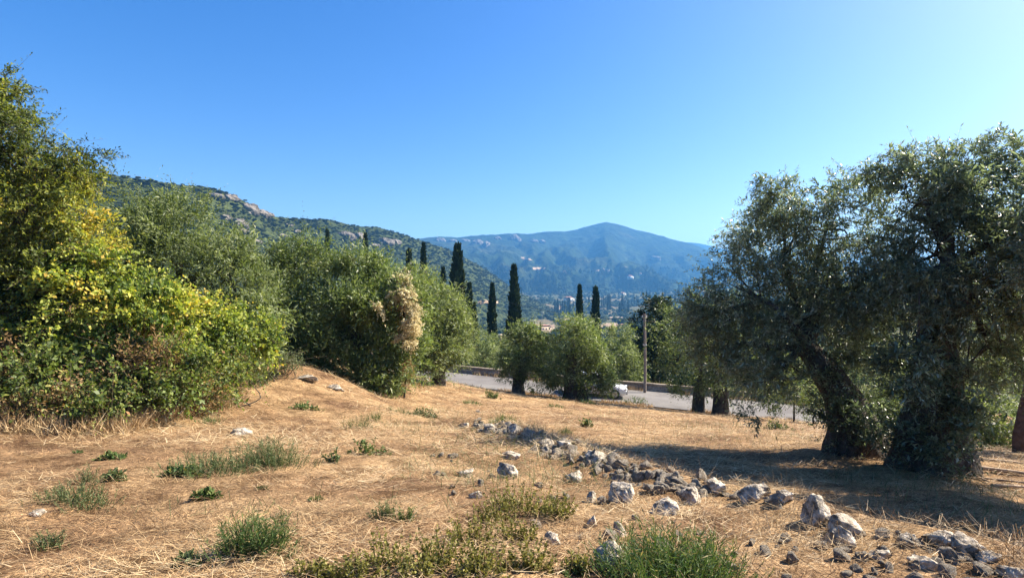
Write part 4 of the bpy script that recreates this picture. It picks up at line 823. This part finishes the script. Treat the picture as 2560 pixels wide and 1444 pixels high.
car((cx - 1.05, 37.6, float(road_z(cx - 1.05)) + .075), math.atan2(-3.2, 7.0) * .45, -math.atan(slope))

# ------------------------------------------------------------------ rocks
def rock_mesh(seed, sub, asp):
    r = rng(seed); V, Fc = ICO[sub]; V = V.copy()
    for _ in range(16):
        n = rdir(r, 1)[0]; d = r.uniform(.42, .85); s_ = V @ n; V -= np.maximum(s_ - d, 0)[:, None] * n[None]
    V *= (1 + .40 * (fbm(V * 1.7 + seed, 3, seed) - .5) + .50 * (fbm(V * 4.5 + seed * 2, 4, seed + 4, .65) - .5))[:, None]
    return np_mesh('rock', V * np.asarray(asp), Fc, M['rock'])
BIG = [(1270, 1172, 58, 46, 'round boulder at the left of the rock line, shadow at its left'), (1560, 1225, 62, 66, 'tallest upright boulder at the middle of the rock line'), (1672, 1268, 82, 46, 'broad pitted boulder right of the upright one'),
 (1725, 1240, 50, 56, 'upright stone with cleft top above the broad pitted boulder'), (1790, 1212, 46, 56, 'pointed triangular stone at edge of the tree shadow'), (1893, 1232, 78, 50, 'rounded twin topped boulder beside the tree shadow'),
 (1962, 1240, 52, 38, 'smooth pale boulder right of the twin topped one'), (2050, 1282, 82, 80, 'large cracked dark boulder jutting above the bank'), (2125, 1308, 66, 64, 'pale slanting boulder behind the cracked one'),
 (2112, 1342, 96, 66, 'flat grey slab leaning below the cracked boulder'), (2362, 1348, 88, 54, 'striped dark boulder on the bank at right'), (2440, 1362, 76, 54, 'grey wedge shaped stone right of the striped boulder'), (2280, 1344, 60, 34, 'half buried stone left of the striped boulder'),
 (1530, 1398, 84, 70, 'white pitted boulder at the bottom beside the green bush'), (1440, 1190, 46, 34, 'pale stone with dark hole among the straw'), (1550, 1320, 38, 50, 'narrow upright stone half hidden in straw'),
 (1480, 1300, 30, 40, 'small pale stone left of the narrow upright one'), (1380, 1345, 44, 36, 'flat pale stone in the yellow weeds'), (1478, 1240, 24, 34, 'small white upright stone left of the tallest boulder'), (1160, 1182, 44, 24, 'low double stone left of the round boulder'),
 (1192, 1236, 34, 24, 'small pale wedge in straw at the foot of the weeds'), (1275, 1138, 48, 26, 'grey stone above the round boulder'), (600, 1078, 46, 26, 'pale flat stone on the straw below the mound'), (85, 1284, 40, 22, 'lone pale stone on straw at lower left'),
 (1160, 1062, 34, 20, 'pale stones leading into the far end of the rock line'), (2540, 1430, 60, 44, 'stone at the bottom right corner of photo'), (1286, 1072, 40, 36, 'upright dark stone crowning the far heap'), (1224, 1068, 34, 30, 'dark knobbly stone at the far tip of the rock line'),
 (1320, 1085, 44, 22, 'flat stone on the far heap'), (1410, 1110, 52, 34, 'light rounded stone on top of the middle heap'), (1370, 1108, 44, 30, 'dark stone on the middle heap'), (1500, 1146, 70, 34, 'pale long stone lying on the crest of the rock line'),
 (2480, 1396, 60, 30, 'low stone between wedge stone and corner stone'), (2210, 1385, 70, 34, 'sunk stone on slope beneath the flat slab'), (2330, 1410, 80, 40, 'weathered stone in orange straw below the striped boulder'), (1160, 1418, 20, 28, 'small white stone at the bottom in the yellow weeds'), (760, 945, 60, 20, 'pale flat stone on top of the straw mound'), (840, 968, 44, 18, 'pale stone on the right flank of the straw mound')]
for i, (u, v, w, h, lab) in enumerate(BIG):
    q = hit(u, v + h * .42)
    if q is None: continue
    k_ = q[1] / F; rx, rzz = w * k_ * .60, h * k_ * .68; r = rng(500 + i)
    o = link('rock', rock_mesh(600 + i, 4, (rx, (rx + rzz) * .5, rzz)), None, q + np.array([0, rx * .4, rzz * .30]), lab, 'rock', 'rocks along the field bank'); o.rotation_euler = (r.uniform(-.25, .25), r.uniform(-.25, .25), r.uniform(-.5, .5))
RL = [(1190, 1064, 24), (1250, 1075, 30), (1310, 1095, 30), (1360, 1120, 30), (1420, 1130, 34), (1500, 1150, 34), (1560, 1172, 34), (1620, 1195, 34), (1700, 1215, 26), (1780, 1232, 20), (1860, 1250, 18), (1960, 1262, 18), (2080, 1320, 24), (2200, 1350, 26), (2320, 1370, 30), (2440, 1400, 30), (2540, 1440, 26)]
sm_ = [rock_mesh(700 + i, 3, (1.15, .8 + .04 * i, .75 + .03 * i)) for i in range(12)]
SEG = ['on the far heap at the start of the rock line', 'on the middle heap of the rock line', 'on the rock line behind the tallest upright boulder', 'on the rock line between twin topped boulder and cracked boulder', 'on the bank at the right end of the rock line']
r = rng(31)
ru = np.array(RL)
for i in range(290):
    f = r.random() ** 1.1 * .56 if i < 225 else r.random(); s_ = f * (len(RL) - 1); u = np.interp(s_, range(len(RL)), ru[:, 0]); v = np.interp(s_, range(len(RL)), ru[:, 1]); sp = np.interp(s_, range(len(RL)), ru[:, 2])
    q = hit(u + r.normal() * 16, v + r.normal() * sp * .42 + 2)
    if q is None: continue
    sz = r.lognormal(-2.72, .48) * (1 + (q[1] - 4) * .045); sz = min(sz * .85, .036 + .009 * q[1])
    o = link('rock', sm_[i % 12], None, q + np.array([0, 0, sz * .2]), 'small pale rubble stone ' + SEG[int(min(s_ / 16 * 5, 4.9))], 'rock', 'rubble stones ' + SEG[int(min(s_ / 16 * 5, 4.9))]); o.scale = (sz, sz * r.uniform(.8, 1.1), sz * r.uniform(.7, 1.1)); o.rotation_euler = (r.uniform(-.5, .5), r.uniform(-.5, .5), r.uniform(0, 6.3))
for i in range(70):
    u = r.uniform(1050, 2500); vv = np.interp(u, [1050, 1300, 1600, 2000, 2500], [1090, 1190, 1290, 1360, 1425]) + abs(r.normal()) * 60
    q = hit(u, min(vv, 1470))
    if q is None: continue
    sz = r.uniform(.025, .065)
    o = link('stone', sm_[i % 12], None, q + np.array([0, 0, sz * .4]), 'fist sized white stone scattered in the straw below the rock line', 'stone', 'loose stones in the straw'); o.scale = (sz,) * 3; o.rotation_euler = (r.uniform(-.5, .5), r.uniform(-.5, .5), r.uniform(0, 6.3))

# ------------------------------------------------------------------ straw (uncountable)
def field_mask(x, y): return (y < np.interp(x, RX, RNY) - .5)
def straw(name, n, y0, y1, Lr, Wr, tiltz, seed, label, mat, tint0=.5, powy=1.0, wedge=1.12, maskf=None):
    r = rng(seed); a = r.random(n)
    Y = np.exp(math.log(y0) + (math.log(y1) - math.log(y0)) * a ** powy); X = r.uniform(-wedge, wedge, n) * (Y + .8)
    m = field_mask(X, Y)
    if maskf is not None: m &= maskf(X, Y, r)
    X, Y = X[m], Y[m]; n = len(X)
    p = np.stack([X, Y, ground_z(X, Y) + r.uniform(0, .05, n)], 1)
    az = r.normal(.15, .75, n) + r.choice([0, math.pi], n); el = np.abs(r.normal(0, tiltz, n))
    d = np.stack([np.cos(az) * np.cos(el), np.sin(az) * np.cos(el), np.sin(el)], 1); nn = unit(rdir(r, n) * .6 + [0, 0, 1])
    L = r.uniform(*Lr, n) * (1 + Y * .015); Wd = np.maximum(r.uniform(*Wr, n), .00055 * Y)
    sd_ = unit(np.cross(d, nn)) * (Wd * .5)[:, None]; mid = p + d * (L * .5)[:, None] + rdir(r, n) * (L * .08)[:, None]; end = p + d * L[:, None] + rdir(r, n) * (L * .12)[:, None]
    end[:, 2] = np.maximum(end[:, 2], ground_z(end[:, 0], end[:, 1]) + .003)
    V = np.stack([p - sd_ * .7, p + sd_ * .7, end + sd_ * .5, end - sd_ * .5], 1).reshape(-1, 3); Fc = np.arange(4 * n).reshape(n, 4)
    patch_ = (fbm2(X, Y, 1.6, 3, 5) - .5) * .9
    t = np.clip(tint0 + patch_ + r.normal(0, .24, n), 0, 1)
    link(name, np_mesh(name, V, Fc, mat, np.repeat(t, 4)), None, None, label, kind='stuff')
thin = lambda X, Y, r: r.random(len(X)) < .22 + .78 * ss(.36, .56, fbm2(X, Y, 1.0, 3, 51))
straw('straw', 200000, 2.0, 30, (.035, .13), (.003, .0055), .28, 1, 'cut dry straw lying over the whole field', M['straw'], .46, 1.0, 1.12, thin)
straw('straw', 52000, 7.5, 33, (.08, .22), (.006, .010), .30, 3, 'loose pale straw over the far half of the field', M['straw'], .55, .9)
def bank(X, Y, r):
    d, sd_ = bank_dist(X, Y); return (r.random(len(X)) < ss(-.6, 1.0, X) * (.55 * np.exp(-(d / 2.0) ** 2) + .45 * np.exp(-(d / .55) ** 2)) * (.25 + .75 * ss(.38, .6, fbm2(X, Y, .7, 2, 9)))) & (sd_ * d < .25) & (Y < 13)
straw('dry_grass', 100000, 2.0, 13, (.06, .17), (.0035, .006), .75, 2, 'orange brown dead grass standing among the stones', M['straw'], .38, 1, 1.12, bank)

gp = lambda X, Y, r: r.random(len(X)) < ss(.52, .70, fbm2(X, Y, 2.6, 3, 77))
straw('thin_grass', 26000, 4.5, 32, (.06, .17), (.005, .008), 1.1, 4, 'thin green grass coming up in patches through the straw', M['weed'], .55, .8, 1.0, gp)
def verge(name, n, edge, off, label, mat, seed, hr):
    r = rng(seed); X = r.uniform(-14, 26, n); Y = edge(X) + r.normal(0, .22, n) + off; m = vnoise(np.stack([X * .9, X * 0, X * 0], 1), seed) > .35
    X, Y = X[m], Y[m]; n = len(X); p = np.stack([X, Y, ground_z(X, Y) + .02], 1); d = unit(np.array([0, 0, 1.]) + rdir(r, n) * .55); L = r.uniform(*hr, n)
    V, Fc = leaf_quads(p, d, rdir(r, n), L, .03); link(name, np_mesh(name, V, Fc, mat, np.repeat(np.clip(.5 + r.normal(0, .25, n), 0, 1), 4)), None, None, label, kind='stuff')
verge('dry_verge', 5000, lambda X: np.interp(X, RX, RFY), -.25, 'orange dry grass along the foot of the roadside wall', M['straw'], 5, (.12, .5))
verge('dry_verge', 7000, lambda X: np.interp(X, RX, RNY), -.35, 'dry grass along the near edge of the road', M['straw'], 6, (.1, .35))
r = rng(61); n = 9000; t_ = r.random(n); fu = np.interp(t_, [0, .2, .4, .6, .8, 1], [-60, 150, 310, 420, 520, 610]); fY = np.interp(t_, [0, .2, .4, .6, .8, 1], [8.6, 8.7, 9.0, 10.2, 11.4, 13.2]) + r.normal(0, .28, n)
X = (fu - 1280) / F * fY; m = vnoise(np.stack([X * 1.7, fY, X * 0], 1), 3) > .36; X, fY = X[m], fY[m]; n = len(X)
V, Fc = leaf_quads(np.stack([X, fY, ground_z(X, fY)], 1), unit(np.array([0, 0, 1.]) + rdir(r, n) * .75), rdir(r, n), r.uniform(.08, .42, n), .009)
link('dry_fringe', np_mesh('dry_fringe', V, Fc, M['straw'], np.repeat(np.clip(.5 + r.normal(0, .25, n), 0, 1), 4)), None, None, 'dry yellow grass fringe along the foot of the left thicket', kind='stuff')
# ------------------------------------------------------------------ weeds
def weed(name, label, u, v, wpx, hpx, mat, seed, n, kind='feather', group=None, cat='weed'):
    g = hit(u, v + hpx * .5)
    if g is None: return
    r = rng(seed); k_ = g[1] / F; w, h = wpx * k_, hpx * k_ * .9
    sx = np.clip(r.normal(0, .34, n), -.8, .8) * w; sy = r.normal(0, .22, n) * w * .8
    bx, by = g[0] + sx, g[1] + sy + .1; bz = ground_z(bx, by)
    hh = h * r.uniform(.2, 1.12, n) * np.clip(1.1 - (sx / w) ** 2 * 2, .3, 1)
    lean = np.stack([sx / max(w, .01) * .9 + r.normal(0, .25, n), r.normal(0, .3, n), np.ones(n)], 1); lean = unit(lean)
    p0 = np.stack([bx, by, bz], 1)
    t = link(name, None, None, g, label, cat, group)
    s_ = unit(np.cross(lean, rdir(r, n))) * .003; e = p0 + lean * hh[:, None]
    b = MB(); b.add(np.stack([p0 - s_, p0 + s_, e + s_ * .4, e - s_ * .4], 1).reshape(-1, 3), np.arange(4 * n).reshape(n, 4), np.repeat(np.clip(.4 + r.normal(0, .15, n), 0, 1), 4)); link('stems', b.mesh('stems', mat, g), t, kind='stuff')
    m = {'feather': 16, 'leafy': 12, 'grass': 5, 'spike': 18}[kind]
    tt = np.tile((np.arange(m) + 1) / m, n); P0 = np.repeat(p0, m, 0); D = np.repeat(lean, m, 0); H = np.repeat(hh, m); N = n * m
    pos = P0 + D * (H * (tt if kind != 'grass' else tt * .1))[:, None]
    if kind == 'feather': ld = unit(D * .7 + rdir(r, N) * .8); L, Wd = H * r.uniform(.12, .30, N), .0055
    elif kind == 'leafy': ld = unit(D * .3 + rdir(r, N)); L = r.uniform(.025, .06, N) * (1 + k_ * 40); Wd = L * .45
    elif kind == 'spike': ld = unit(D * .5 + rdir(r, N)); L = r.uniform(.014, .030, N); Wd = L * .55
    else: ld = unit(D + rdir(r, N) * .55); L, Wd = H * r.uniform(.5, 1, N), .007
    Wd = np.maximum(Wd, .0005 * g[1])
    V, Fc = leaf_quads(pos, ld, rdir(r, N), L, Wd); b = MB(); b.add(V, Fc, np.repeat(np.clip(.5 + r.normal(0, .28, N), 0, 1), 4)); link('leaves', b.mesh('leaves', mat, g), t, kind='stuff')
weed('green_bush', 'fresh green bush at the bottom right of centre, cut by frame', 1690, 1400, 330, 130, M['grassgreen'], 1, 620, 'feather', None, 'bush')
weed('feathery_weed', 'dark green feathery tuft at bottom left', 620, 1345, 150, 110, M['grassgreen'], 2, 260, 'feather')
weed('grey_weed', 'right half of the big grey green weed patch on the straw', 660, 1130, 150, 80, M['weed'], 3, 260, 'feather'); weed('grey_weed', 'left half of the big grey green weed patch on the straw', 520, 1155, 190, 60, M['weed'], 4, 240, 'feather')
weed('low_weed', 'small leafy weeds under the big grey green patch', 450, 1185, 70, 26, M['grassgreen'], 5, 60, 'leafy')
weed('grey_weed', 'grey green weed patch at left, above the lone pale stone', 170, 1240, 160, 50, M['weed'], 6, 200, 'feather'); weed('grey_weed', 'faint grey weed tuft near the bottom left corner', 95, 1360, 70, 50, M['weed'], 7, 60, 'feather')
weed('grey_weed', 'tall thin weed tuft behind the left weed patch', 200, 1190, 60, 50, M['weed'], 8, 40, 'feather')
weed('leafy_plant', 'bright leafy seedling on straw right of centre left', 920, 1118, 60, 46, M['grassgreen'], 9, 22, 'leafy', None, 'plant'); weed('leafy_plant', 'small dark upright seedling left of the bright leafy one', 828, 1140, 24, 42, M['weed'], 10, 10, 'leafy', None, 'plant')
weed('grey_weed', 'bluish weed tuft left of two near bottom centre', 950, 1285, 46, 46, M['weed'], 11, 60, 'feather'); weed('green_tuft', 'green tuft right of two near bottom centre', 1005, 1293, 46, 40, M['grassgreen'], 12, 60, 'feather')
weed('grey_weed', 'grey weed lying low below the mound', 885, 1055, 70, 30, M['weed'], 13, 70, 'feather'); weed('green_tuft', 'upright green tuft beside the grey low weed', 935, 1035, 24, 40, M['grassgreen'], 14, 30, 'grass')
for i, (u, v, w, h, lab) in enumerate([(1060, 1030, 50, 26, 'green grass tuft nearest the olive thicket'), (1255, 1040, 60, 34, 'green tuft just behind the far heap of rocks'), (1230, 985, 30, 24, 'grass tuft in front of the slim trunked olive'), (1415, 1075, 30, 24, 'grass tuft behind the middle heap of rocks'), (1465, 1056, 18, 22, 'lone bright tuft right of the rock heaps'),
                                       (520, 1045, 60, 30, 'green grass tuft at the foot of the left thicket'), (445, 1410, 36, 30, 'green sprout at the bottom left'), (780, 1250, 30, 20, 'small green sprout in mid straw'), (495, 1245, 40, 22, 'green sprout under the grey weed patch'), (640, 1222, 26, 16, 'tiny sprout right under the grey weed patch'), (260, 1145, 40, 16, 'small sprouts at upper left of the straw'), (180, 1130, 20, 14, 'tiny sprout at left of the straw'),
                                       (265, 1195, 26, 24, 'dark sprout right of the left weed patch'), (1180, 1000, 44, 24, 'green tuft near the left start of road'), (760, 1015, 50, 20, 'sparse grass on the near flank of the mound'), (1000, 1020, 60, 26, 'sparse green grass before the olive thicket'), (1585, 1000, 60, 22, 'dry green tuft at road edge right of the car'), (1470, 1000, 40, 20, 'tuft at the foot of the bushy olive'), (1950, 1060, 50, 26, 'yellowish tuft below the road at right'), (1390, 1010, 40, 16, 'low grass left of the bushy olive')]):
    weed('grass_tuft', lab, u, v, w, h, M['grassgreen'] if i % 3 else M['weed'], 40 + i, 46, 'grass' if i % 2 else 'leafy', 'grass tufts on the field', 'grass')
r = rng(14)
spots = [(1290, 1240, 90, 90), (1350, 1250, 80, 100), (1240, 1275, 70, 80), (1400, 1265, 60, 80), (1180, 1330, 90, 90), (1100, 1380, 100, 100), (950, 1390, 110, 90), (860, 1425, 110, 80), (1220, 1400, 110, 90), (1030, 1430, 110, 80), (1330, 1400, 80, 80), (760, 1440, 80, 50), (1190, 1440, 100, 60), (1290, 1330, 70, 70), (1450, 1420, 50, 60)]
for i, (u, v, w, h) in enumerate(spots):
    weed('spiky_weed', 'yellow green spiky weed ' + ('in the patch below the round boulder' if v < 1345 else 'at the bottom edge left of the white pitted boulder' if u > 1080 else 'at the bottom edge near photo centre left'), u, v, w, h, M['weedyellow'], 80 + i, 46, 'spike', 'spiky weeds ' + ('below the round boulder' if v < 1345 else 'by the white boulder' if u > 1080 else 'at bottom centre left'))
weed('yellow_grass', 'yellow grass verge behind the wall, right of the wooden pole', 1650, 958, 90, 24, M['weedyellow'], 99, 120, 'grass', None, 'grass')

# dead branches at the right
for i, (pa, pb_, rad) in enumerate([((2430, 1120, 9.6), (2620, 1155, 9.0), .045), ((2450, 1140, 9.0), (2660, 1170, 8.2), .02), ((2440, 1112, 10.4), (2600, 1125, 9.9), .03), ((2480, 1165, 8.2), (2620, 1150, 8.2), .025), ((2430, 1130, 9.1), (2470, 1175, 8.4), .03)]):
    a, c = on_ground(pa[0], pa[2]), on_ground(pb_[0], pb_[2]); a[2] += rad * .9; c[2] += rad * .9; m = (a + c) / 2 + np.array([0, .04, 0])
    V, Fc = tube([a, m, c], [rad, rad * .8, rad * .4], 8, 16, .1, i); b = MB(); b.add(V, Fc)
    lab = ['thick bleached log on the ground at right edge', 'thin pale stick in front of the bleached log', 'pale branch lying behind the bleached log', 'short stick nearest the camera at right edge', 'dead branch crossing the bleached log'][i]
    link('dead_branch', b.mesh('dead_branch', M['deadwood'], a, True), None, a, lab, 'branch', 'dead branches on the ground at right')

# ------------------------------------------------------------------ haze
zmin, zmax = -130., 480.
b = MB(); box(b, (0, 4000, (zmin + zmax) / 2), (22000, 12000, zmax - zmin))
m, nt, nd, lk = new_mat('air'); pv = nd.new('ShaderNodeVolumePrincipled'); pv.inputs['Color'].default_value = (.14, .47, 1, 1); pv.inputs['Density'].default_value = .00017; pv.inputs['Anisotropy'].default_value = .2
o = nd.new('ShaderNodeOutputMaterial'); lk.new(pv.outputs[0], o.inputs['Volume'])
link('haze', b.mesh('haze', m), None, None, 'blue summer haze over the valley', kind='stuff')
